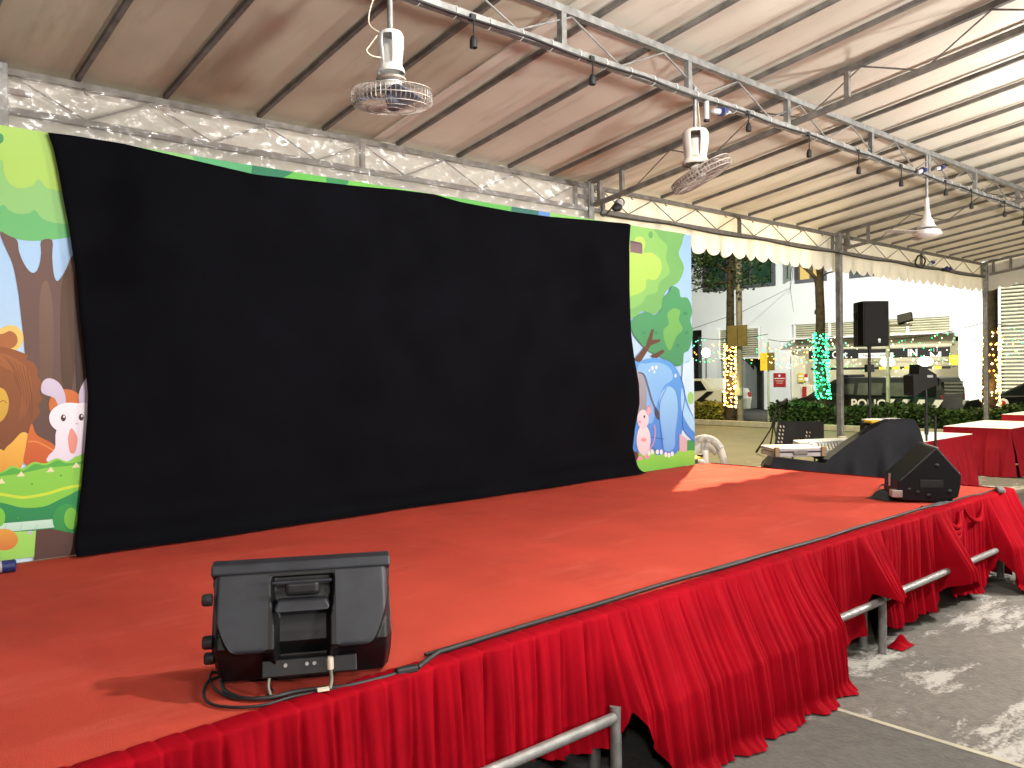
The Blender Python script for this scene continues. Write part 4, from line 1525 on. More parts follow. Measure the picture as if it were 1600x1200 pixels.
# pedal and yellow multi-socket at the far corner
o = thing('power_strip', W(1086, 722, 2, SH), 'yellow multi socket strip with black cable at the far back corner of the stage', 'power strip')
MB().box((0.0, 0.0, 0.035), (0.26, 0.09, 0.035), Matrix.Rotation(R(20), 3, 'Z')).build('strip_body', M['yellow'], o, world=False, bevel=0.008)
MB().box((0.09, 0.0, 0.06), (0.06, 0.05, 0.03), Matrix.Rotation(R(20), 3, 'Z')).build('plug', M['black'], o, world=False, bevel=0.006)
for k_ in range(3):
    MB().tube([(-0.22 + 0.02 * k_ + (0.20 - 0.02 * k_) * math.cos(a), -0.02 + (0.10 - 0.01 * k_) * math.sin(a), 0.012 + 0.012 * k_) for a in [2 * math.pi * i / 28 for i in range(28)]], 0.009, 6, closed=True).build('cable_loop', M['rubber'], o, world=False, smooth=60)
MB().lathe([(0.04, 0), (0.045, 0.02), (0.03, 0.035)], (-0.05, -0.10, 0.003), 16).build('plug_top', M['grey_plug'], o, world=False, smooth=40)
# drinks bottle at the left edge
c = W(3, 886, 2, SH + 0.03)
o = thing('water_bottle', (c.x, c.y, SH), 'clear plastic water bottle with blue label lying at the left end of the stage', 'bottle', rz=R(-8))
q = Matrix.Rotation(R(90), 3, 'Y')
MB().lathe([(0.012, -0.17), (0.014, -0.15), (0.03, -0.11), (0.03, 0.04)], (0, 0, 0.031), 18, q).build('bottle_body', M['grey_plug'], o, world=False, smooth=40)
MB().lathe([(0.0305, 0.0), (0.031, 0.0), (0.031, 0.055), (0.022, 0.062)], (0, 0, 0.031), 18, q).build('label_band', M['blue_plug'], o, world=False, smooth=40)

# ================================================================== BEHIND THE STAGE
# white plastic chair
c = Vector((8.02, 5.70, 0))
ch = thing('plastic_chair', c, 'white plastic garden chair standing behind the stage next to the banner edge', 'chair', rz=R(126))
P_out = spline([(-0.235, 0.40), (-0.20, 0.62), (-0.13, 0.79), (0, 0.845), (0.13, 0.79), (0.20, 0.62), (0.235, 0.40)], 6, False)


def chair_bar(pts, w, name='backrest_bar', d=0.02):
    b = MB()
    L_, R_ = [], []
    for i, q_ in enumerate(pts):
        t_ = pts[min(i + 1, len(pts) - 1)] - pts[max(i - 1, 0)]
        t_.normalize()
        nn = Vector((-t_.y, t_.x, 0)) * w / 2
        L_.append(q_ + nn)
        R_.append(q_ - nn)
    yb = lambda z: 0.20 + (z - 0.4) * 0.22
    G = []
    for a_, b_ in zip(L_, R_):
        G.append([(a_.x, yb(a_.y), a_.y), (b_.x, yb(b_.y), b_.y)])
    b.grid(G)
    return b.build(name, M['white_plastic'], ch, world=False, smooth=60, solid=d)


chair_bar(P_out, 0.085, 'backrest_frame', 0.012)
chair_bar([Vector((0.0, 0.40, 0)), Vector((0.0, 0.60, 0)), Vector((0.0, 0.80, 0))], 0.085, 'backrest_slat', 0.012)
chair_bar(spline([(-0.16, 0.70), (-0.08, 0.775), (0, 0.79), (0.08, 0.775), (0.16, 0.70)], 5, False), 0.15, 'top_rail', 0.012)
MB().box((0, -0.03, 0.405), (0.46, 0.44, 0.025)).build('seat', M['white_plastic'], ch, world=False, bevel=0.02)
for sx in (-1, 1):
    MB().bar((sx * 0.215, 0.19, 0.41), (sx * 0.25, 0.26, 0.0), 0.045).build('leg', M['white_plastic'], ch, world=False, bevel=0.01)
    MB().bar((sx * 0.215, -0.22, 0.50), (sx * 0.25, -0.27, 0.0), 0.045).build('leg', M['white_plastic'], ch, world=False, bevel=0.01)
    MB().box((sx * 0.24, 0.0, 0.50), (0.05, 0.48, 0.025)).build('armrest', M['white_plastic'], ch, world=False, bevel=0.01)

# tripod stand (microphone / cymbal) with two bent arms on top
c = Vector((13.1, 7.75, 0))
ms = thing('microphone_stand', c, 'black tripod boom stand standing on the yard left of the music stand', 'stand')


def at(px, py, y):
    return W(px, py, 1, y)


MB().tube([at(1215, 668, 7.75), at(1222, 634, 7.75)], 0.016, 8).build('pole', M['black'], ms, smooth=60)
MB().tube([at(1205, 668, 7.75), at(1217, 628, 7.75)], 0.013, 8).build('pole', M['black'], ms, smooth=60)
MB().tube([at(1214, 626, 7.75), at(1217, 630, 7.7), at(1224, 629, 7.75), at(1229, 624, 7.75)], 0.03, 8).build('boom_clutch', M['black'], ms, smooth=60)
g0 = at(1209, 663, 7.75)
for (x, y) in ((1182, 706), (1201, 713), (1216, 700)):
    e = W(x, y, 2, 0.02)
    MB().tube([g0, (g0 + e) / 2, e], [0.012, 0.013, 0.022], 8).build('leg', M['black'], ms, smooth=60)
MB().tube([at(1207, 668, 7.75), at(1211, 655, 7.75)], 0.03, 8).build('collar', M['black'], ms, smooth=60)

# music stands (perforated black desks)
def music_stand(y, px, label, holes):
    t = thing('music_stand', (at(px[4][0], px[4][1], y).x, y, 0), label, 'music stand', 'perforated music stands')
    pts = [at(a, b, y) for a, b in px[:4]]
    off = Vector((0.10, 0.12, 0))
    top = [pts[0] + off, pts[1] + off, pts[2], pts[3]]
    nrm = (top[1] - top[0]).cross(top[3] - top[0]).normalized()
    MB().prism(top, nrm * 0.012).build('desk', M['black'], t)
    MB().prism([pts[3], pts[2], pts[2] + Vector((-0.05, -0.07, 0.01)), pts[3] + Vector((-0.05, -0.07, 0.01))], (0, 0, 0.015)).build('lip', M['black'], t)
    m_ = (pts[2] + pts[3]) / 2 + Vector((0.03, 0.04, 0.06))
    MB().tube([m_, (m_.x, m_.y, 0.25)], 0.013, 8).build('pole', M['black'], t, smooth=60)
    for k_ in range(3):
        a_ = k_ * 2.094 + 0.4
        MB().tube([(m_.x, m_.y, 0.27), (m_.x + 0.26 * math.cos(a_), m_.y + 0.26 * math.sin(a_), 0.01)], 0.009, 6).build('leg', M['black'], t, smooth=60)
    if holes:
        hb = MB()
        O_, U_, V_ = top[3], top[2] - top[3], top[0] - top[3]
        for (a_, b_) in holes:
            c_ = O_ + U_ * a_ + V_ * b_ - nrm * 0.0035 * 1
            q_ = nrm.to_track_quat('Z', 'Y').to_matrix()
            hb.lathe([(0.016, -0.001), (0.016, 0.019)], c_, 10, q_)
        hb.build('hole_rings', M['cord_white'], t)


hol = [(0.07 + 0.085 * i, 0.14 + 0.16 * j) for i in range(2) for j in range(5)] + [(0.80 + 0.085 * i, 0.12 + 0.16 * j) for i in range(2) for j in range(5)]
music_stand(5.6, [(1223, 659), (1279, 660), (1269, 698), (1211, 696), (1240, 710)], 'black perforated music stand desk facing the stage behind the silver case', hol)
music_stand(5.85, [(1268, 659), (1294, 660), (1288, 695), (1262, 694), (1280, 710)], 'second music stand, mostly hidden behind the perforated one', None)

# mixer table with black cloth, sloping up to a covered rack
c = Vector((8.3, 4.1, 0))
tb = thing('equipment_table', c, 'sound desk table and rack draped in black cloth beside the stage', 'table')
dt = [(1202, 733), (1209, 714), (1288, 724), (1300, 713), (1325, 694), (1344, 682), (1378, 662), (1395, 656), (1427, 655), (1436, 667), (1443, 690), (1442, 706)]
sp = []
for (a, b_), (c_, d2) in zip(dt[:-1], dt[1:]):
    k_ = max(2, int(abs(c_ - a) / 3) + 1)
    for i in range(k_):
        px_, py_ = a + (c_ - a) * i / k_, b_ + (d2 - b_) * i / k_
        sp.append(W(px_, py_, 1, 4.60 - 0.95 * (px_ - 1202) / 240))
P = []
n_ = len(sp)
for i, p in enumerate(sp):
    row = []
    # back edge of the drape
    row.append((p.x + 0.35, p.y + 0.35, max(0.3, p.z - 0.10)))
    row.append((p.x + 0.12, p.y + 0.14, p.z - 0.005))
    for j in range(25):
        s = j / 24
        zz = p.z * (1 - s) + 0.01 * s
        f = s * (0.07 * math.sin(i * 0.30 + 0.7 * math.sin(i * 0.11)) + 0.03 * math.sin(i * 0.71))
        row.append((p.x - 0.75 * f * min(1, 3 * s) - 0.02 * s, p.y - 0.66 * f * min(1, 3 * s) - 0.03 * s, zz))
    P.append(row)
MB().grid(P).build('drape', M['drape'], tb, smooth=38, solid=0.004)
MB().box((8.0, 4.62, 0.55), (1.1, 0.5, 0.03), Matrix.Rotation(R(-22), 3, 'Z')).build('tabletop', M['ply'], tb)
for x, y in ((7.55, 4.95), (7.45, 4.6), (8.5, 4.75)):
    MB().bar((x, y, 0.0), (x, y, 0.54), 0.03).build('leg', M['steel_dark'], tb)

# open silver case
q1, q2 = W(1211, 711, 1, 4.62), W(1291, 720, 1, 4.28)
cs = thing('flight_case', (q1 + q2) / 2, 'flat silver edged flight case lying open on the black draped table', 'case')
d_ = (q2 - q1)
d_.z = 0
ux = d_.normalized()
uy = Vector((-ux.y, ux.x, 0))
rotc = Matrix((ux, uy, Vector((0, 0, 1)))).transposed()
L_ = d_.length
mid = (q1 + q2) / 2
zc = mid.z
MB().box(mid + uy * 0.22 + Vector((0, 0, 0.035)), (L_, 0.42, 0.05), rotc).build('case_base', M['case'], cs, bevel=0.006)
MB().box(mid + uy * 0.22 + Vector((0, 0, 0.085)), (L_, 0.42, 0.035), rotc).build('case_lid', M['case'], cs, bevel=0.006)
MB().box(mid + uy * 0.004 + Vector((0, 0, 0.064)), (L_ - 0.02, 0.01, 0.012), rotc).build('case_gap', M['black'], cs)
for s in (-1, 1):
    MB().box(mid + ux * s * (L_ / 2 - 0.025) + uy * 0.012 + Vector((0, 0, 0.065)), (0.05, 0.04, 0.105), rotc).build('corner_cap', M['ply'], cs, bevel=0.005)
MB().box(mid + uy * 0.002 + Vector((0, 0, 0.055)), (0.15, 0.02, 0.05), rotc).build('latch', M['steel_dark'], cs, bevel=0.008)

# mixer console
c1_ = W(1300, 700, 1, 4.45)
mx = thing('mixing_desk', c1_, 'dark sound mixing desk with rows of pale knobs behind the draped rack', 'mixer')
rotm = Matrix.Rotation(R(-22), 3, 'Z') @ Matrix.Rotation(R(10), 3, 'X')
MB().box((0, 0, -0.02), (0.72, 0.45, 0.07), rotm).build('console_body', M['plastic_black'], mx, world=False, bevel=0.01)
MB().box(rotm @ Vector((0, 0.15, 0.03)), (0.72, 0.12, 0.05), rotm).build('meter_bridge', M['grey_plug'], mx, world=False, bevel=0.008)
kb = MB()
for i in range(16):
    for j in range(5):
        kb.lathe([(0.010, 0), (0.009, 0.02)], rotm @ Vector((-0.32 + 0.043 * i, -0.16 + 0.06 * j, 0.016)), 8, rotm)
tag(kb.build('knobs', M['white_plastic'], mx, world=False), kind='stuff')
MB().box(rotm @ Vector((-0.30, -0.05, 0.05)), (0.05, 0.06, 0.07), rotm).build('side_box', M['white_plastic'], mx, world=False, bevel=0.006)
c1_ = W(1316, 688, 1, 4.75)
cu = thing('paper_cup', (c1_.x, c1_.y, c1_.z - 0.03), 'small dark red paper cup standing behind the mixing desk', 'cup')
MB().lathe([(0.032, 0.0), (0.042, 0.09), (0.044, 0.092)], (0, 0, -0.03), 18).build('cup_body', M['cup'], cu, world=False, smooth=40)
MB().lathe([(0.044, 0.06), (0.046, 0.062), (0.046, 0.075), (0.03, 0.076)], (0, 0, 0), 18).build('cup_rim', M['cord_white'], cu, world=False, smooth=40)
c1_ = W(1383, 657, 1, 4.1)
lp = thing('laptop_shelf', c1_, 'thin white shelf with yellow tape at the top of the draped rack', 'shelf')
MB().box((0.12, 0.05, 0.0), (0.42, 0.26, 0.018), Matrix.Rotation(R(-30), 3, 'Z')).build('shelf_board', M['sign_white'], lp, world=False)
MB().box((-0.13, 0.08, -0.008), (0.12, 0.14, 0.035), Matrix.Rotation(R(-30), 3, 'Z')).build('tape_roll', M['yellow'], lp, world=False, bevel=0.012)
MB().tube([(-0.12, 0.10, -0.02), (-0.11, 0.10, -0.3)], 0.012, 8).build('strut', M['white_plastic'], lp, world=False, smooth=60)
MB().tube([(-0.16, 0.12, -0.05), (-0.34, 0.18, -0.26)], 0.014, 8).build('strut', M['black'], lp, world=False, smooth=60)
MB().box((-0.05, 0.14, -0.10), (0.2, 0.1, 0.16), Matrix.Rotation(R(-30), 3, 'Z')).build('rack_unit', M['black'], lp, world=False)

# PA speaker on its tripod
pa = thing('tripod_stand', (10.53, 4.92, 0), 'black tripod pole holding up the tall loudspeaker', 'stand')
MB().tube([(0, 0, 0.55), (0, 0, 1.86)], 0.019, 12).build('pole', M['black'], pa, world=False, smooth=60)
MB().tube([(0, 0, 0.15), (0, 0, 0.9)], 0.026, 12).build('pole', M['black'], pa, world=False, smooth=60)
MB().box((0, 0, 1.60), (0.10, 0.08, 0.10), Matrix.Rotation(R(-37), 3, 'Z')).build('clamp', M['black'], pa, world=False, bevel=0.01)
for k_ in range(3):
    a_ = k_ * 2.094 + 0.5
    MB().tube([(0, 0, 0.85), (0.5 * math.cos(a_), 0.5 * math.sin(a_), 0.015)], 0.014, 8).build('leg', M['black'], pa, world=False, smooth=60)
sp_ = thing('pa_speaker', (10.53, 4.92, 1.86), 'tall black loudspeaker raised on a tripod in front of the white building', 'speaker', rz=R(-37))
b = MB()
out = [(-0.17, -0.18), (0.17, -0.18), (0.175, -0.05), (0.12, 0.18), (-0.12, 0.18), (-0.175, -0.05)]
b.prism([(x, y, 0.02) for x, y in out], (0, 0, 0.575))
b.build('cabinet', M['plastic_black'], sp_, world=False, bevel=0.012)
MB().box((0, -0.188, 0.31), (0.32, 0.012, 0.55)).build('grille', M['grille'], sp_, world=False, bevel=0.004)
MB().lathe([(0.019, 0.0), (0.019, 0.006)], (0.03, -0.194, 0.10), 20, Matrix.Rotation(R(90), 3, 'X')).build('badge', M['sign_white'], sp_, world=False)
MB().box((0.03, -0.199, 0.072), (0.03, 0.004, 0.012)).build('badge', M['sign_white'], sp_, world=False)
MB().box((-0.172, 0.03, 0.42), (0.02, 0.04, 0.10), Matrix.Rotation(R(13), 3, 'Z')).build('handle', M['black'], sp_, world=False, bevel=0.006)
MB().lathe([(0.026, 0.0), (0.026, 0.03)], (0, 0, -0.005), 14).build('pole_cup', M['black'], sp_, world=False, smooth=40)

# second, smaller speaker seen from its side
c = W(1447, 598, 1, 4.2)
st = thing('speaker_stand', (c.x, c.y, 0), 'thin black stand with clamps carrying the small tilted speaker', 'stand')
MB().tube([(c.x, c.y, 0.1), (c.x, c.y, 1.36)], 0.014, 10).build('pole', M['black'], st, smooth=60)
for q in (0.78, 0.92):
    MB().tube([(c.x, c.y, q), (c.x, c.y, q + 0.10)], 0.024, 10).build('collar', M['black'], st, smooth=60)
MB().tube([(c.x + 0.09, c.y - 0.07, 0.55), (c.x + 0.09, c.y - 0.07, 1.0)], 0.016, 8).build('side_pole', M['black'], st, smooth=60)
for k_ in range(3):
    a_ = k_ * 2.094
    MB().tube([(c.x, c.y, 0.4), (c.x + 0.35 * math.cos(a_), c.y + 0.35 * math.sin(a_), 0.012)], 0.011, 8).build('leg', M['black'], st, smooth=60)
s2 = thing('small_speaker', c, 'small angular black speaker tilted on a stand, white badge on its side', 'speaker')
ol = [(1437, 569), (1464, 585), (1465.5, 601), (1444, 611), (1428, 619), (1427, 587), (1436, 584)]
fwd = Vector((-MC[0, 2], -MC[1, 2], 0)).normalized()
b = MB()
b.prism([W(a, b_, 1, 4.2) + (c - W(1447, 598, 1, 4.2)) for a, b_ in ol], fwd * 0.26)
b.build('cabinet', M['black'], s2, bevel=0.01)
pb = W(1450, 588, 1, 4.2)
q = (-fwd).to_track_quat('Z', 'Y').to_matrix()
rr = Vector((fwd.y, -fwd.x, 0))
MB().bar(pb - rr * 0.055 - fwd * 0.01, pb + rr * 0.055 - fwd * 0.01, 0.006, 0.03).build('badge', M['grey_plug'], s2)


# red skirted tables with white tops
def cloth_table(x0, x1, y0, y1, h, label):
    t = thing('skirted_table', ((x0 + x1) / 2, (y0 + y1) / 2, 0), label, 'table', 'white topped tables with red skirts')
    b = MB()
    b.box(((x0 + x1) / 2, (y0 + y1) / 2, h - 0.006), (x1 - x0, y1 - y0, 0.014))
    b.build('tablecloth', M['sign_white'], t, bevel=0.004)
    per = []
    n1, n2 = int((x1 - x0) / 0.015), int((y1 - y0) / 0.015)
    per += [(x0 + (x1 - x0) * i / n1, y0, 0, -1) for i in range(n1)]
    per += [(x1, y0 + (y1 - y0) * i / n2, 1, 0) for i in range(n2)]
    per += [(x1 - (x1 - x0) * i / n1, y1, 0, 1) for i in range(n1)]
    per += [(x0, y1 - (y1 - y0) * i / n2, -1, 0) for i in range(n2)]
    per.append(per[0])
    P = []
    for i, (x, y, nx, ny) in enumerate(per):
        row = []
        for j in range(15):
            s = j / 14
            d = 0.006 * saw((i * 0.015) % 7) + (0.004 + 0.075 * s) * (0.15 + wave(i * 0.0085 + x0)) * min(1, s * 2 + 0.1)
            zz = h - 0.005 + (0.012 - h) * s
            row.append((x + nx * d, y + ny * d, zz))
        P.append(row)
    MB().grid(P).build('table_skirt', M['table_skirt'], t, smooth=180)
    for x in (x0 + 0.1, x1 - 0.1):
        for y in (y0 + 0.1, y1 - 0.1):
            MB().tube([(x, y, 0), (x, y, h - 0.02)], 0.015, 8).build('leg', M['steel_dark'], t, smooth=60)


cloth_table(10.2, 11.93, 4.18, 4.92, 0.70, 'nearest red skirted table, half hidden behind the black draped rack')
cloth_table(13.15, 14.85, 4.10, 5.02, 0.70, 'middle red skirted table with a bare white top right of the small speaker')
cloth_table(16.7, 18.4, 4.4, 5.36, 0.70, 'farthest red skirted table at the right edge near the hedge')

# ================================================================== YARD EDGE: hedge, trees, poles
def leaves(n, fn, size, seed, flat=0.3):
    r = np.random.default_rng(seed)
    P = fn(r, n)
    n = len(P)
    a = r.normal(size=(n, 3))
    a[:, 2] *= 0.8
    a /= np.linalg.norm(a, axis=1)[:, None]
    b = np.cross(a, r.normal(size=(n, 3)))
    b /= np.linalg.norm(b, axis=1)[:, None]
    sz = size * r.uniform(0.6, 1.4, size=(n, 1))
    A_ = a * sz
    B_ = b * sz * 0.45
    V = np.stack([P - A_, P + B_, P + A_, P - B_], axis=1).reshape(-1, 3)
    F = np.arange(4 * n).reshape(-1, 4)
    return V, F


def leaf_mesh(name, V, F, m, parent=None):
    me = bpy.data.meshes.new(name)
    off = np.array(parent.location) if parent is not None else np.zeros(3)
    me.from_pydata((V - off).tolist(), [], F.tolist())
    me.materials.append(m)
    o = bpy.data.objects.new(name, me)
    COL.objects.link(o)
    o.parent = parent
    return o


def hedge(y0, y1, h, m, label, seed, n):
    t = thing('hedge', (20.62, (y0 + y1) / 2, 0), label, 'hedge')

    def fn(r, n):
        y = r.uniform(y0, y1, n)
        x = r.uniform(20.12, 21.15, n)
        top = h * (0.86 + 0.10 * np.sin(y * 2.3) + 0.07 * np.sin(y * 6.1 + x * 3) + 0.05 * np.sin(y * 13))
        z = r.uniform(0.05, 1, n) ** 0.6 * top
        # concentrate towards the shell
        k = r.uniform(size=n) < 0.5
        x = np.where(k & (r.uniform(size=n) < 0.6), 20.12 + 0.12 * r.uniform(size=n), x)
        return np.stack([x, y, z], axis=1)
    V, F = leaves(n, fn, 0.055, seed)
    leaf_mesh('foliage', V, F, m, t)
    b = MB()
    r_ = random.Random(seed)
    for _ in range(int((y1 - y0) * 10)):
        y = r_.uniform(y0, y1)
        x = r_.uniform(20.25, 21.0)
        b.tube([(x, y, 0), (x + r_.uniform(-.1, .1), y + r_.uniform(-.1, .1), h * 0.8)], 0.010, 5)
    b.build('stems', M['twig'], t)
    MB().box((20.65, (y0 + y1) / 2, h * 0.35), (0.62, y1 - y0 - 0.1, h * 0.7)).build('inner_mass', M['twig'], t)


hedge(5.2, 12.2, 0.68, M['hedge'], 'long trimmed green hedge along the yard kerb in front of the dark van', 11, 21000)
hedge(13.75, 17.5, 0.62, M['hedge_y'], 'yellowish hedge along the yard kerb by the left lit tree and white car', 12, 10000)


def tree(name, label, base, pts, radii, limbs):
    t = thing(name, base, label, 'tree')
    MB().tube(spline([tuple(p) for p in pts], 6, False), list(np.interp(np.linspace(0, 1, (len(pts) - 1) * 6 + 1), np.linspace(0, 1, len(pts)), radii)), 12).build('trunk', M['bark'], t, smooth=60)
    for lp_, r0, r1 in limbs:
        s = spline(lp_, 6, False)
        MB().tube(s, [r0 + (r1 - r0) * i / (len(s) - 1) for i in range(len(s))], 8).build('limb', M['bark'], t, smooth=60)
    return t


def T(px, py, x=20.35, dx=0):
    p = W(px, py, 0, x)
    return (p.x + dx, p.y, p.z)


# left tree with feathery crown and warm lights
b0 = W(1141, 640, 0, 20.35)
t1 = tree('street_tree', 'tree with dark feathery leaves and warm yellow lights round its trunk', (b0.x, b0.y, 0),
          [(b0.x, b0.y, 0), T(1141, 600), T(1141, 540), T(1141, 470), T(1142, 430), T(1143, 395), T(1146, 340)], [0.14, 0.125, 0.12, 0.105, 0.10, 0.095, 0.08],
          [([T(1143, 430), T(1120, 415), T(1095, 408), T(1070, 415)], 0.05, 0.015),
           ([T(1143, 410), T(1160, 403), T(1185, 404), T(1215, 408)], 0.055, 0.02),
           ([T(1143, 440), T(1110, 445), T(1080, 455), T(1070, 458)], 0.035, 0.01),
           ([T(1146, 360), T(1120, 330), T(1090, 310)], 0.05, 0.02),
           ([T(1146, 350), T(1180, 320), T(1220, 300)], 0.05, 0.02)])


def crown1(r, n):
    cl = []
    spots = [(1095, 400, 30, 11), (1082, 415, 22, 12), (1110, 412, 24, 10), (1125, 398, 20, 10), (1100, 430, 22, 10), (1080, 442, 16, 8), (1115, 440, 14, 8), (1104, 452, 12, 5),
             (1168, 400, 22, 6), (1176, 440, 9, 7), (1165, 425, 8, 10), (1160, 448, 6, 4), (1178, 412, 10, 8), (1090, 370, 40, 22), (1140, 355, 40, 22), (1190, 365, 30, 18), (1215, 395, 14, 5), (1070, 385, 20, 20), (1120, 385, 30, 12)]
    for (px, py, rx, ry) in spots:
        w = W(px, py, 0, 20.35)
        k = int(n * rx * ry / 5200)
        s_ = 1 / 54.0
        g_ = r.normal(size=(k, 3))
        # short feathery sprays
        q = np.stack([w.x + g_[:, 0] * 0.45, w.y + g_[:, 1] * rx * s_ * 0.72, w.z + g_[:, 2] * ry * s_ * 0.45], axis=1)
        q[:, 2] += 0.05 * np.sin(q[:, 1] * 22 + q[:, 0] * 9)
        cl.append(q)
    return np.concatenate(cl)


V, F = leaves(8200, crown1, 0.05, 21)
leaf_mesh('crown', V, F, M['leaf'], t1)
b0 = W(1285, 640, 0, 20.35)
t2 = tree('street_tree', 'bare pruned tree forking near the top with green lights round its trunk', (b0.x, b0.y, 0),
          [(b0.x, b0.y, 0), T(1285, 620), T(1281, 560), T(1282, 500), T(1281, 470), T(1280, 445), T(1279, 432)], [0.15, 0.14, 0.13, 0.115, 0.11, 0.11, 0.125],
          [([T(1279, 440), T(1268, 428), T(1250, 413), T(1232, 403), T(1215, 396)], 0.06, 0.015),
           ([T(1280, 440), T(1283, 420), T(1284, 400), T(1290, 370)], 0.075, 0.05),
           ([T(1280, 435), T(1276, 415), T(1272, 395)], 0.05, 0.03),
           ([T(1284, 433), T(1292, 427), T(1305, 424), T(1318, 422)], 0.03, 0.008),
           ([T(1240, 408), T(1236, 425), T(1235, 450), T(1240, 487)], 0.012, 0.004),
           ([T(1240, 408), T(1237, 440), T(1232, 460)], 0.008, 0.003)])
MB().lathe([(0.05, -0.07), (0.06, 0.0), (0.03, 0.07)], T(1276, 487), 10).build('knot', M['bark'], t2, smooth=60)
b0 = W(1546, 645, 0, 20.35)
t3 = tree('street_tree', 'thick dark trunk directly behind the far tent post with warm lights on it', (b0.x, b0.y, 0),
          [(b0.x, b0.y, 0), T(1546, 600), T(1547, 540), T(1547, 480), T(1547, 450), T(1547, 438), T(1547, 425)], [0.17, 0.15, 0.15, 0.15, 0.16, 0.21, 0.17],
          [([T(1547, 440), T(1530, 425), T(1515, 405)], 0.07, 0.03), ([T(1547, 440), T(1562, 425), T(1580, 405)], 0.07, 0.03), ([T(1547, 440), T(1549, 410), T(1548, 380)], 0.09, 0.05)])


# fairy lights
def bulbs(points, r):
    b = MB()
    ico = [(0, 0, 1), (0.894, 0, 0.447), (0.276, 0.851, 0.447), (-0.724, 0.526, 0.447), (-0.724, -0.526, 0.447), (0.276, -0.851, 0.447),
           (0.724, 0.526, -0.447), (-0.276, 0.851, -0.447), (-0.894, 0, -0.447), (-0.276, -0.851, -0.447), (0.724, -0.526, -0.447), (0, 0, -1)]
    fc = [(0, 1, 2), (0, 2, 3), (0, 3, 4), (0, 4, 5), (0, 5, 1), (1, 6, 2), (2, 7, 3), (3, 8, 4), (4, 9, 5), (5, 10, 1), (2, 6, 7), (3, 7, 8), (4, 8, 9), (5, 9, 10), (1, 10, 6), (11, 7, 6), (11, 8, 7), (11, 9, 8), (11, 10, 9), (11, 6, 10)]
    for p in points:
        k = r * rnd.uniform(0.7, 1.35)
        b.add([(p[0] + v[0] * k, p[1] + v[1] * k, p[2] + v[2] * k) for v in ico], fc)
    return b


def wrap_lights(px0, py0, px1, py1, rad, turns, n, m, m2, label, x=20.35, r=0.023):
    a, c_ = Vector(T(px0, py0, x)), Vector(T(px1, py1, x))
    pts = []
    for i in range(n):
        f = i / (n - 1)
        p = a + (c_ - a) * f
        an = 2 * math.pi * turns * f + rnd.uniform(-0.5, 0.5)
        k = rad * rnd.uniform(1.0, 1.22)
        pts.append((p.x + k * math.cos(an), p.y + k * math.sin(an), p.z + rnd.uniform(-0.04, 0.04)))
    t = thing('fairy_lights', (a.x, a.y, a.z), label, 'string lights', 'fairy lights on the tree trunks')
    MB().tube([Vector(p) * 1.0 for p in pts], 0.004, 4).build('wire', M['rubber'], t)
    tag(bulbs(pts[::2], r).build('bulbs', m, t), kind='stuff')
    tag(bulbs(pts[1::2], r * 0.9).build('bulbs', m2, t), kind='stuff')


wrap_lights(1141, 538, 1141, 636, 0.15, 15, 300, M['e_warm'], M['e_warm2'], 'warm yellow fairy lights wound round the leafy left tree trunk')
wrap_lights(1281, 520, 1286, 624, 0.165, 16, 320, M['e_green'], M['e_mint'], 'green fairy lights wound round the pruned middle tree trunk')
wrap_lights(1549, 515, 1547, 632, 0.18, 14, 170, M['e_warm'], M['e_warm2'], 'warm fairy lights wound round the trunk behind the far tent post', r=0.022)


def drape_lights(p0, p1, sag, drop, n, mats, label, x=20.5):
    a, c_ = Vector(T(*p0, x)), Vector(T(*p1, x))
    t = thing('icicle_lights', (a.x, a.y, a.z), label, 'string lights', 'icicle lights strung between the trees')
    line = []
    pts = [[] for _ in mats]
    for i in range(41):
        f = i / 40
        p = a + (c_ - a) * f
        line.append((p.x, p.y, p.z - sag * 4 * f * (1 - f)))
    MB().tube(line, 0.009, 5).build('wire', M['rubber'], t)
    for i in range(n):
        f = rnd.random()
        p = a + (c_ - a) * f
        z = p.z - sag * 4 * f * (1 - f) - rnd.random() * drop
        pts[i % len(mats)].append((p.x + rnd.uniform(-.05, .05), p.y, z))
    for m, q in zip(mats, pts):
        tag(bulbs(q, 0.014).build('bulbs', m, t), kind='stuff')


drape_lights((1078, 527), (1200, 522), 0.1, 0.75, 70, [M['e_mint'], M['e_warm'], M['e_green']], 'icicle lights strung left of the sign pole across the louvre window')
drape_lights((1200, 530), (1281, 523), 0.12, 0.75, 90, [M['e_warm'], M['e_mint'], M['e_warm2']], 'icicle lights strung between the yellow board and the green lit tree')
drape_lights((1281, 523), (1540, 503), 0.25, 0.8, 150, [M['e_warm2'], M['e_mint'], M['e_warm2'], M['e_green']], 'icicle lights strung from the green lit tree to the far tent post')
drape_lights((1549, 505), (1640, 495), 0.1, 0.9, 60, [M['e_warm'], M['e_green'], M['e_mint']], 'icicle lights strung right of the far tent post over the louvre wall')

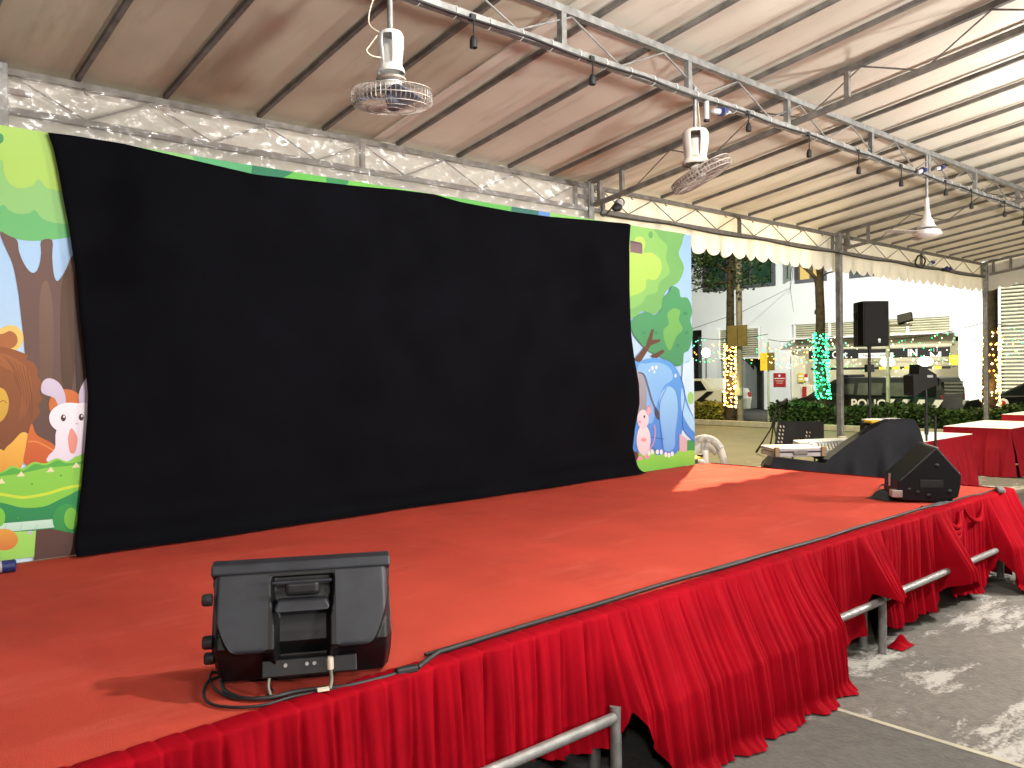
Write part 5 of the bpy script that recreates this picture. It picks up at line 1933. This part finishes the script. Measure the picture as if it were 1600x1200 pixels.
# street pole with an olive board, sign pole with yellow box
b0 = W(1157, 664, 2, 0.0)
pl_ = thing('street_pole', (b0.x, b0.y, 0), 'tall grey street pole with an olive board beside the left lit tree', 'pole')
MB().tube([(0, 0, 0), (0, 0, 6.5)], 0.085, 14).build('pole', M['pole_grey'], pl_, world=False, smooth=60)
MB().lathe([(0.14, 0.0), (0.14, 0.03), (0.095, 0.06)], (0, 0, 0), 16).build('base_flange', M['pole_grey'], pl_, world=False, smooth=40)
p = W(1152, 525, 0, b0.x - 0.12)
MB().box((p.x, p.y, p.z), (0.05, 0.62, 0.60)).build('board', M['olive'], pl_)
MB().box((p.x - 0.027, p.y - 0.02, p.z), (0.006, 0.012, 0.58)).build('board_seam', M['twig'], pl_)
p = W(1154, 612, 0, b0.x - 0.12)
MB().box((p.x, p.y, p.z), (0.10, 0.18, 0.22)).build('switch_box', M['pole_green'], pl_, bevel=0.01)
b0 = W(1201, 640, 0, 20.9)
s_ = thing('sign_pole', (b0.x, b0.y, 0), 'thin pole carrying a folded yellow board right of the street pole', 'sign')
MB().tube([(0, 0, 0), (0, 0, 2.35)], 0.03, 10).build('pole', M['pole_green'], s_, world=False, smooth=60)
pz = W(1201, 565, 0, 20.9).z
MB().box((b0.x - 0.05, b0.y + 0.10, pz), (0.04, 0.20, 0.50), Matrix.Rotation(R(12), 3, 'Z')).build('panel', M['sign_yellow'], s_)
MB().box((b0.x - 0.05, b0.y - 0.12, pz), (0.04, 0.24, 0.50), Matrix.Rotation(R(-14), 3, 'Z')).build('panel', M['olive'], s_)
# pale pole with the black floodlight
b0 = W(1388, 640, 0, 21.4)
fl = thing('floodlight_pole', (b0.x, b0.y, 0), 'slim pale green pole with a black floodlight on a side arm', 'lamp post')
zt = W(1386, 508, 0, 21.4).z
MB().tube([(0, 0, 0), (0, 0, zt + 0.1)], 0.05, 10).build('pole', M['pole_green'], fl, world=False, smooth=60)
e = W(1425, 508, 0, 21.4)
MB().tube([(b0.x, b0.y, zt), (e.x, e.y, e.z)], 0.025, 8).build('arm', M['pole_grey'], fl, smooth=60)
p = W(1414, 497, 0, 21.4)
MB().box((p.x, p.y, p.z), (0.10, 0.36, 0.24), Matrix.Rotation(R(20), 3, 'Y') @ Matrix.Rotation(R(-12), 3, 'X')).build('lamp_head', M['black'], fl, bevel=0.015)
MB().box((p.x, p.y, p.z - 0.15), (0.04, 0.22, 0.03)).build('yoke', M['black'], fl)


# ================================================================== VEHICLES
def car(root_xy, rz, prof, belt, W_, m, windows, label, cat, wheels, stripe=None, name='parked_car'):
    """prof: outline (along, z), nose at +along; belt: z above which sides lean in"""
    t = thing(name, (root_xy[0], root_xy[1], 0), label, cat, 'vehicles parked behind the hedge', rz=rz)
    zmax = max(p[1] for p in prof)

    def half(z):
        return W_ / 2 * (1 - 0.20 * max(0, (z - belt) / (zmax - belt)))
    k_ = len(prof)
    b = MB()
    b.add([(-half(z), a, z) for a, z in prof] + [(half(z), a, z) for a, z in prof],
          [tuple(range(k_)), tuple(range(2 * k_ - 1, k_ - 1, -1))] + [(i, i + k_, (i + 1) % k_ + k_, (i + 1) % k_) for i in range(k_)])
    bm_ = b.build('body', m, t, world=False, bevel=0.04, bseg=3)
    for (pts, gm) in windows:
        for sd in (-1, 1):
            MB().prism([(sd * (half(z) + 0.004), a, z) for a, z in pts], (sd * 0.006, 0, 0)).build('window', M[gm], t, world=False)
    for a in wheels:
        for sd in (-1, 1):
            wq = bpy.data.objects.new('wheel', None)
            COL.objects.link(wq)
            wq.parent = t
            wq.location = (sd * (W_ / 2 - 0.09), a, 0.30)
            q = Matrix.Rotation(R(90), 3, 'Y')
            MB().lathe([(0.20, -0.10), (0.29, -0.10), (0.30, -0.07), (0.30, 0.07), (0.29, 0.10), (0.20, 0.10)], (0, 0, 0), 24, q).build('tyre', M['tyre'], wq, world=False, smooth=40)
            MB().lathe([(0.05, -0.105), (0.195, -0.103), (0.195, 0.103), (0.05, 0.105)], (0, 0, 0), 20, q).build('rim', M['rim'], wq, world=False, smooth=40)
    nose = max(p[0] for p in prof)
    tail = min(p[0] for p in prof)
    for sd in (-1, 1):
        MB().box((sd * (W_ / 2 - 0.22), nose - 0.03, 0.62), (0.28, 0.08, 0.12)).build('headlight', M['grey_plug'], t, world=False, bevel=0.02)
        MB().box((sd * (W_ / 2 - 0.14), tail + 0.02, 0.72), (0.14, 0.06, 0.16)).build('tail_light', M['sign_red'], t, world=False, bevel=0.02)
    return t, half


# police van: left (+y) is its nose
vprof = [(-2.1, 0.22), (2.2, 0.22), (2.28, 0.42), (2.22, 0.60), (1.75, 0.72), (0.95, 1.22), (0.6, 1.28), (-2.0, 1.27), (-2.1, 0.95)]
van, vh = car((23.9, 10.95), 0, vprof, 0.72, 1.75, M['van_paint'],
              [([(1.5, 0.76), (0.98, 1.12), (0.80, 1.15), (0.80, 0.76)], 'glass_dark'), ([(0.60, 0.80), (0.60, 1.10), (0.30, 1.10), (0.30, 0.80)], 'glass_curtain'),
               ([(0.18, 0.78), (0.18, 1.12), (-0.52, 1.12), (-0.52, 0.78)], 'glass_curtain'), ([(-0.66, 0.76), (-0.66, 1.13), (-1.36, 1.13), (-1.36, 0.76)], 'glass_curtain'),
               ([(-1.48, 0.78), (-1.48, 1.12), (-1.95, 1.12), (-1.95, 0.78)], 'glass_dark')],
              'dark police van with white POLICE lettering and slanted stripes behind the hedge', 'van', (1.45, -1.35), name='police_van')
FACE = Matrix(((0, 0, -1), (-1, 0, 0), (0, 1, 0)))     # local x -> -y, y -> z, z -> -x
p = W(1344, 632, 0, 23.9 - 0.885)
text('lettering', 'POLICE', 0.36, M['sign_white'], van, (23.9 - 0.878, 10.72, 0.52), FACE, 0.004, bold=0.008)
for k_ in range(4):
    y0 = -0.55 - 0.42 * k_
    MB().prism([(-0.879, y0, 0.42), (-0.879, y0 - 0.20, 0.42), (-0.879, y0 - 0.36, 0.68), (-0.879, y0 - 0.16, 0.68)], (-0.005, 0, 0)).build('stripe', M['sign_white'], van, world=False)
MB().box((0, -2.075, 0.98), (1.3, 0.06, 0.34)).build('rear_window', M['glass_dark'], van, world=False)
MB().box((0, 0.75, 1.31), (1.1, 0.28, 0.09)).build('light_bar', M['black'], van, world=False, bevel=0.02)
MB().box((-0.93, 1.15, 0.86), (0.10, 0.08, 0.14)).build('wing_mirror', M['black'], van, world=False, bevel=0.02)
MB().box((0, 1.36, 0.96), (1.36, 0.02, 0.50), Matrix.Rotation(R(57), 3, 'X')).build('windscreen', M['glass_dark'], van, world=False)

wprof = [(-1.75, 0.22), (1.9, 0.22), (2.0, 0.45), (1.9, 0.66), (1.0, 0.80), (0.2, 1.25), (-0.9, 1.27), (-1.35, 0.96), (-1.72, 0.92), (-1.82, 0.6)]
wc, _ = car((23.4, 17.1), 0, [(a, z) for a, z in wprof], 0.80, 1.65, M['car_white'],
            [([(0.9, 0.82), (0.25, 1.18), (-0.2, 1.2), (-0.2, 0.82)], 'glass_dark'), ([(-0.28, 0.82), (-0.28, 1.2), (-0.85, 1.2), (-1.15, 0.9)], 'glass_dark')],
            'white patrol car with a dark diagonal stripe behind the yellow hedge', 'car', (1.2, -1.1))
MB().prism([(-0.83, -0.55, 0.40), (-0.83, -0.80, 0.40), (-0.83, -1.45, 0.86), (-0.83, -1.20, 0.86)], (-0.006, 0, 0)).build('stripe', M['sign_black'], wc, world=False)
MB().prism([(-0.83, -0.25, 0.50), (-0.83, 0.35, 0.50), (-0.83, 0.35, 0.78), (-0.83, -0.25, 0.78)], (-0.006, 0, 0)).build('door_panel', M['board'], wc, world=False)
MB().box((-0.80, -1.86, 0.62), (0.25, 0.12, 0.40)).build('bumper_guard', M['black'], wc, world=False, bevel=0.03)

bprof = [(-1.9, 0.22), (1.95, 0.22), (2.02, 0.45), (1.92, 0.66), (1.25, 0.80), (0.35, 1.28), (-1.2, 1.34), (-1.85, 0.95)]
bc, _ = car((23.7, 6.25), 0, bprof, 0.80, 1.7, M['car_black'],
            [([(1.1, 0.82), (0.42, 1.20), (-0.1, 1.24), (-0.1, 0.82)], 'glass_dark'), ([(-0.2, 0.82), (-0.2, 1.25), (-0.9, 1.26), (-1.5, 0.9)], 'glass_dark')],
            'black hatchback parked at the right in front of the louvre wall', 'car', (1.25, -1.2))
MB().lathe([(0.13, 0.0), (0.13, 0.008)], (-0.855, 1.05, 0.62), 20, Matrix.Rotation(R(-90), 3, 'Y')).build('door_emblem', M['sign_white'], bc, world=False)
MB().lathe([(0.07, 0.0), (0.07, 0.010)], (-0.857, 1.05, 0.62), 20, Matrix.Rotation(R(-90), 3, 'Y')).build('door_emblem', M['sign_red'], bc, world=False)

# ================================================================== BUILDING
FX = 28.0
bd = thing('office_building', (FX + 2, 12, 0), 'bright floodlit white building with windows, louvres and a car park entrance', 'building')


def wall(y0, y1, z0, z1, x0=FX, d=0.3, m='white_paint', name='wall', bevel=0):
    return MB().box((x0 + d / 2, (y0 + y1) / 2, (z0 + z1) / 2), (d, abs(y1 - y0), z1 - z0)).build(name, M[m], bd, bevel=bevel)


def yz(px, py, x=FX):
    p = W(px, py, 0, x)
    return p.y, p.z


# upper white wall: windows are set in real openings
zU = 3.16
wins = [((1100, 405), (1212, 448)), ((1243, 400), (1292, 440)), ((1328, 400), (1376, 432))]
spans = []
for (a, b_) in wins:
    y1, _z = yz(a[0], b_[1])
    y0, z0 = yz(b_[0], b_[1])
    spans.append((y0, y1, z0, z0 + 1.6))
spans = sorted(spans)
zl = 4.66
yy0, yy1 = 9.1, 26.0
wall(yy0, yy1, zU, zl)
wall(yy0, yy1, zl + 1.55, 10)
prev = yy0
for (y0, y1, z0, z1) in spans:
    wall(prev, y0, zl, zl + 1.55)
    prev = y1
wall(prev, yy1, zl, zl + 1.55)
for i, (y0, y1, z0, z1) in enumerate(spans):
    w_ = MB()
    h1 = zl + 1.55
    fx = FX - 0.04
    w_.box((fx + 0.06, (y0 + y1) / 2, zl + 0.06), (0.16, y1 - y0, 0.12))
    w_.box((fx + 0.06, (y0 + y1) / 2, h1 - 0.06), (0.16, y1 - y0, 0.12))
    for yv in (y0 + 0.07, y1 - 0.07):
        w_.box((fx + 0.06, yv, (zl + h1) / 2), (0.16, 0.14, h1 - zl - 0.24))
    nb = 3 if i == 2 else 2
    for q in range(1, nb):
        yv = y0 + (y1 - y0) * q / nb
        w_.box((fx + 0.07, yv, (zl + h1) / 2), (0.12, 0.09, h1 - zl - 0.24))
    fo = w_.build('window', M['dark_frame'], bd)
    for q in range(nb):
        ya, yb = y0 + (y1 - y0) * q / nb, y0 + (y1 - y0) * (q + 1) / nb
        lit = (i == 1 and q == 1) or (i == 1 and q == 0)
        MB().box((FX + 0.08, (ya + yb) / 2, (zl + h1) / 2), (0.02, yb - ya - 0.1, h1 - zl - 0.2)).build('pane', M['e_window'] if lit else M['glass_green'], fo)
# open casement on the middle window
y0, y1 = spans[1][0], spans[1][1]
MB().box((FX - 0.25, y1 + 0.12, zl + 0.75), (0.5, 0.05, 1.2), Matrix.Rotation(R(18), 3, 'Z')).build('open_casement', M['glass_green'], bd)


def louvre(y0, y1, z0, z1, x0, n, mull, name='louvre_panel', back='dark_in'):
    b = MB()
    h = (z1 - z0) / n
    for i in range(n):
        b.box((x0, (y0 + y1) / 2, z0 + (i + 0.5) * h), (0.05, y1 - y0, h * 0.55), Matrix.Rotation(R(35), 3, 'Y'))
    o = b.build(name, M['louvre'], bd)
    fr = MB()
    for i in range(mull + 1):
        fr.box((x0 - 0.03, y0 + (y1 - y0) * i / mull, (z0 + z1) / 2), (0.05, 0.07, z1 - z0))
    fr.box((x0 - 0.03, (y0 + y1) / 2, z1 + 0.035), (0.06, y1 - y0 + 0.07, 0.07))
    fr.box((x0 - 0.03, (y0 + y1) / 2, z0 - 0.035), (0.06, y1 - y0 + 0.07, 0.07))
    fr.build('louvre_frame', M['sign_white'], o)
    MB().box((x0 + 0.2, (y0 + y1) / 2, (z0 + z1) / 2), (0.05, y1 - y0, z1 - z0)).build('backing', M[back], o)
    return o


# louvre band above the car park
louvre(10.45, 15.9, 2.66, 3.14, FX + 0.1, 6, 4)
MB().box((FX - 0.25, 13.1, 2.62), (0.7, 5.6, 0.06)).build('canopy_ledge', M['white_paint'], bd)
MB().box((FX - 0.02, 13.1, 2.45), (0.20, 5.55, 0.26)).build('beam', M['cream_paint'], bd)
MB().box((FX - 0.06, 13.1, 2.24), (0.24, 5.5, 0.07)).build('beam', M['louvre'], bd)
MB().box((FX + 0.15, 13.1, 3.0), (0.02, 5.5, 0.9)).build('wall', M['cream_paint'], bd)
# car park recess
RX = FX + 6.0
MB().box((RX, 12.5, 1.2), (0.2, 12, 2.6)).build('back_wall', M['cream_paint'], bd)
MB().box((FX + 3.2, 13.0, 2.75), (5.7, 5.9, 0.2)).build('ceiling', M['cream_paint'], bd)
MB().box((FX + 3.2, 16.05, 1.1), (6.2, 0.22, 2.3)).build('side_wall', M['cream_paint'], bd)
MB().box((FX + 3.2, 9.6, 1.3), (6.0, 0.3, 2.6)).build('side_wall', M['cream_paint'], bd)
for z in (1.55, 1.75, 2.0):
    MB().tube([(RX - 0.15, 8, z), (RX - 0.15, 16, z)], 0.03, 8).build('pipe', M['louvre'], bd, smooth=60)
MB().box((RX - 0.2, 10.2, 0.95), (0.1, 3.5, 0.25)).build('beam', M['grey_paint'], bd)
for yv, xx in ((14.6, RX - 1.2), (13.0, RX - 1.6)):
    l_ = thing('ceiling_lamp', (xx, yv, 1.72), 'glowing round lamp in the car park, ' + ('left of the near tent post' if yv > 14 else 'just left of the speaker pole'), 'lamp', 'lamps in the car park')
    MB().lathe([(0.05, 0.18), (0.16, 0.16), (0.26, 0.05), (0.26, -0.05), (0.16, -0.14), (0.02, -0.17)], (0, 0, 0), 20).build('diffuser', M['e_white'], l_, world=False, smooth=60)
    MB().tube([(0, 0, 0.17), (0, 0, 0.9)], 0.03, 8).build('stem', M['grey_plug'], l_, world=False)
lamp('POINT', 'carpark_light', (FX + 2.6, 13.4, 2.3), 160, (1.0, 0.97, 0.82), 0.15)
# sign band
sgy0, sgy1 = yz(1487, 553)[0], yz(1268, 553)[0]
sb = wall(sgy0, sgy1, 1.86, 2.17, FX - 0.20, 0.06, 'sign_black', 'sign_board')
zc_ = 2.00
yo = yz(1312, 555, FX - 0.2)[0]
text('lettering', 'Out', 0.34, M['sign_white'], bd, (FX - 0.205, yo, zc_), FACE, 0.004, bold=0.006)
yi = yz(1426, 555, FX - 0.2)[0]
text('lettering', 'IN', 0.32, M['sign_white'], bd, (FX - 0.205, yi, zc_), FACE, 0.004, bold=0.010)
ya = yz(1462, 555, FX - 0.2)[0]
aw = MB()
aw.add([(FX - 0.206, ya + 0.17, 1.87), (FX - 0.206, ya - 0.17, 1.87), (FX - 0.206, ya - 0.17, 2.03), (FX - 0.206, ya + 0.17, 2.03)], [(0, 1, 2, 3)])
aw.build('arrow_ground', M['sign_white'], bd)
aw = MB()
for pts in ([(0.15, 2.03), (-0.15, 2.03), (0.0, 1.885)], [(0.04, 2.15), (-0.04, 2.15), (-0.04, 2.02), (0.04, 2.02)]):
    aw.add([(FX - 0.209, ya + a, z) for a, z in pts], [tuple(range(len(pts)))])
aw.build('arrow', M['sign_black'], bd)
for s in (-1, 1):
    MB().bar((FX - 0.21, ya + s * 0.05, 2.145), (FX - 0.21, ya + s * 0.05, 2.03), 0.012, 0.012).build('arrow_edge', M['sign_white'], bd)
ym0, ym1 = yz(1396, 557, FX - 0.22)[0], yz(1342, 557, FX - 0.22)[0]
MB().box((FX - 0.235, (ym0 + ym1) / 2, 1.95), (0.04, ym1 - ym0, 0.17)).build('height_board', M['sign_white'], bd)
text('lettering', 'Maximum Height', 0.125, M['sign_black'], bd, (FX - 0.258, (ym0 + ym1) / 2, 1.955), FACE, 0.002)
# boom gate
bg0, bg1 = yz(1268, 576, 25.6)[0], yz(1485, 575, 25.6)[0]
bo = thing('boom_gate', (25.6, bg0, 0), 'black and yellow striped barrier arm across the car park entrance', 'barrier')
zz = yz(1400, 575, 25.6)[1]
MB().box((25.6, (bg0 + bg1) / 2, zz), (0.04, bg0 - bg1, 0.075)).build('arm', M['sign_black'], bo)
for px in (1380, 1400, 1420, 1465):
    yq = yz(px, 575, 25.6)[0]
    MB().box((25.578, yq, zz), (0.008, 0.24, 0.077)).build('stripe', M['sign_yellow'], bo)
MB().box((25.7, bg0 + 0.1, 0.5), (0.2, 0.2, 1.0)).build('housing', M['louvre'], bo, bevel=0.03)
MB().box((25.7, bg1 - 0.1, 0.6), (0.12, 0.12, 1.2)).build('rest_post', M['louvre'], bo, bevel=0.01)
# left part of the ground floor
yc = yz(1240, 560)[0]
wall(16.0, 17.15, 0, zU, FX, 0.3)                      # panel with the red sign
wall(17.15, 17.95, 2.05, zU, FX, 0.3, 'white_paint')
MB().box((FX + 1.1, 17.6, 1.0), (0.1, 1.4, 2.1)).build('door', M['grey_paint'], bd)
MB().box((FX + 1.03, 17.55, 1.35), (0.03, 0.28, 0.14)).build('door_plate', M['sign_black'], bd)
wall(17.95, 18.0, 0, 2.05, FX, 1.2, 'grey_paint')
wall(18.0, 19.4, 0, 1.97, FX, 0.3, 'grey_paint')
wall(17.95, 19.4, 3.14, zU + 0.0, FX, 0.3)
louvre(17.28, 19.05, 2.02, 3.10, FX - 0.06, 13, 1)
wall(19.05, 19.75, 0, zU, FX - 0.3, 0.3)                    # white column
wall(19.6, 21.9, 0, 3.2, FX + 0.9, 0.1, 'grey_paint', 'doorway')
wall(10.06, 10.40, 2.62, 3.15, FX + 0.02, 0.2)
wall(20.6, 21.0, 0, zU, FX - 0.02, 0.3, 'dark_frame', 'wall')
wall(21.0, 26.0, 0, zU, FX, 0.3)
# bright pillar at the right of the entrance and louvre wall
wall(9.16, 10.05, 0, 9.5, FX - 0.45, 0.5)
wall(9.06, 9.16, 0, 9.5, FX - 0.30, 0.5, 'white_paint')
louvre(0.8, 9.0, 0.5, 5.2, FX - 0.05, 42, 7, back='grey_paint')
wall(-2, 9.1, 5.25, 10, FX, 0.3)
wall(0.8, 9.0, 0, 0.45, FX, 0.3)
MB().box((FX + 4, 12, 10.1), (8, 30, 0.3)).build('roof', M['grey_paint'], bd)


# signs on the building
def plate(name, px0, py0, px1, py1, m, label, cat='sign', x=FX - 0.02):
    y1, z1 = yz(px0, py0, x)
    y0, z0 = yz(px1, py1, x)
    t = thing(name, (x, (y0 + y1) / 2, z0), label, cat)
    MB().box((x - 0.012, (y0 + y1) / 2, (z0 + z1) / 2), (0.02, y1 - y0, z1 - z0)).build('plate', M[m], t)
    return t, y0, y1, z0, z1


t, y0, y1, z0, z1 = plate('warning_sign', 1209, 583, 1228, 604, 'sign_red', 'red and white warning notice on the white wall left of the green lit tree')
ym = (y0 + y1) / 2
MB().lathe([(0.045, 0), (0.045, 0.004)], (FX - 0.043, ym, z1 - 0.10), 14, Matrix.Rotation(R(-90), 3, 'Y')).build('emblem', M['sign_white'], t)
MB().box((FX - 0.044, ym, z1 - 0.20), (0.004, (y1 - y0) * 0.9, 0.03)).build('white_line', M['sign_white'], t)
for q in range(3):
    MB().box((FX - 0.044, ym, z1 - 0.28 - 0.05 * q), (0.004, (y1 - y0) * (0.7 - 0.1 * q), 0.014)).build('white_line', M['cord_white'], t)
t, y0, y1, z0, z1 = plate('notice', 1247, 583, 1256, 597, 'sign_yellow', 'small yellow notice on the cream wall left of the van', x=FX - 0.03)
for q in range(2):
    MB().box((FX - 0.054, (y0 + y1) / 2, z0 + 0.10 + 0.12 * q), (0.004, (y1 - y0) * 0.8, 0.05)).build('print_line', M['sign_white'], t)
t, y0, y1, z0, z1 = plate('notice', 1257, 584, 1263, 595, 'sign_white', 'small white notice with a red square beside the yellow one', x=FX - 0.03)
MB().box((FX - 0.054, (y0 + y1) / 2, (z0 + z1) / 2 + 0.06), (0.004, (y1 - y0) * 0.9, 0.13)).build('red_square', M['sign_red'], t)
t, y0, y1, z0, z1 = plate('hose_cabinet', 1254, 604, 1264, 622, 'sign_red', 'plain dull red cabinet on the wall above the van bonnet', 'cabinet', x=FX - 0.05)
MB().box((FX - 0.075, (y0 + y1) / 2, (z0 + z1) / 2), (0.02, (y1 - y0) * 0.8, (z1 - z0) * 0.85)).build('door', M['sign_red'], t)
wall(16.02, 16.04, 0, 2.0, FX - 0.0, 0.02, 'cream_paint')
cr_ = MB().box((FX + 0.1, 15.75, 1.0), (0.1, 0.5, 2.0)).build('wall', M['cream_paint'], bd)
# globe lamp at the left, yellow floodlight on the pillar, orange barrier
p = W(1103, 551, 0, 26.5)
gl = thing('globe_lamp', (p.x, p.y, 0), 'round glowing globe lamp on a post left of the leafy tree', 'lamp')
MB().tube([(p.x, p.y, 0), (p.x, p.y, p.z - 0.15)], 0.03, 8).build('post', M['pole_grey'], gl, smooth=60)
MB().lathe([(0.05, -0.17), (0.12, -0.13), (0.175, 0.0), (0.12, 0.13), (0.03, 0.175)], (p.x, p.y, p.z), 20).build('globe', M['e_globe'], gl, smooth=60)
p = W(1499, 519, 0, FX - 0.5)
wl = thing('wall_floodlight', (p.x, p.y, p.z), 'small blazing yellow floodlight at the top left of the white pillar', 'lamp')
MB().box((0.1, 0, 0), (0.2, 0.26, 0.24)).build('lamp_housing', M['sign_white'], wl, world=False, bevel=0.02)
MB().lathe([(0.12, 0.0), (0.11, 0.02), (0.03, 0.03)], (0.0, 0, 0), 18, Matrix.Rotation(R(-90), 3, 'Y')).build('lens', M['e_globe'], wl, world=False, smooth=60)
p = W(1497, 625, 0, 26.0)
ob = thing('road_barrier', (p.x, p.y, 0), 'bright orange plastic barrier standing at the foot of the white pillar', 'barrier')
MB().prism([(26.0, p.y - 0.17, 0.0), (26.0, p.y + 0.17, 0.0), (26.0, p.y + 0.15, 0.86), (26.0, p.y - 0.15, 0.86)], (0.12, 0, 0)).build('barrier_body', M['orange'], ob, bevel=0.02)
MB().box((25.99, p.y, 0.55), (0.01, 0.2, 0.08)).build('reflector', M['sign_white'], ob)
p = W(1477, 622, 0, 26.6)
cr2 = thing('pale_barrier', (p.x, p.y, 0), 'pale cream barrier beside the orange one in the car park mouth', 'barrier')
MB().prism([(26.6, p.y - 0.3, 0.0), (26.6, p.y + 0.28, 0.0), (26.6, p.y + 0.22, 0.80), (26.6, p.y - 0.24, 0.80)], (0.12, 0, 0)).build('barrier_body', M['cord_white'], cr2, bevel=0.02)
MB().box((26.59, p.y, 0.6), (0.01, 0.4, 0.05)).build('reflector', M['sign_red'], cr2)
# plate on the pillar
MB().box((FX - 0.47, 10.18, 1.75), (0.05, 0.26, 0.32)).build('notice_plate', M['sign_yellow'], bd)
for q in (0, 1):
    MB().tube([W(1075 + 2, 514 + q * 38, 0, 23), W(1240, 452 + q * 40, 0, 27.9)], 0.008, 5)
tag(MB().tube([W(1078, 515, 0, 21.0), W(1160, 487, 0, 24), W(1236, 449, 0, 27.9)], 0.008, 5).build('overhead_wire', M['rubber']), 'thin overhead wire rising from behind the banner to the white wall', 'wire')
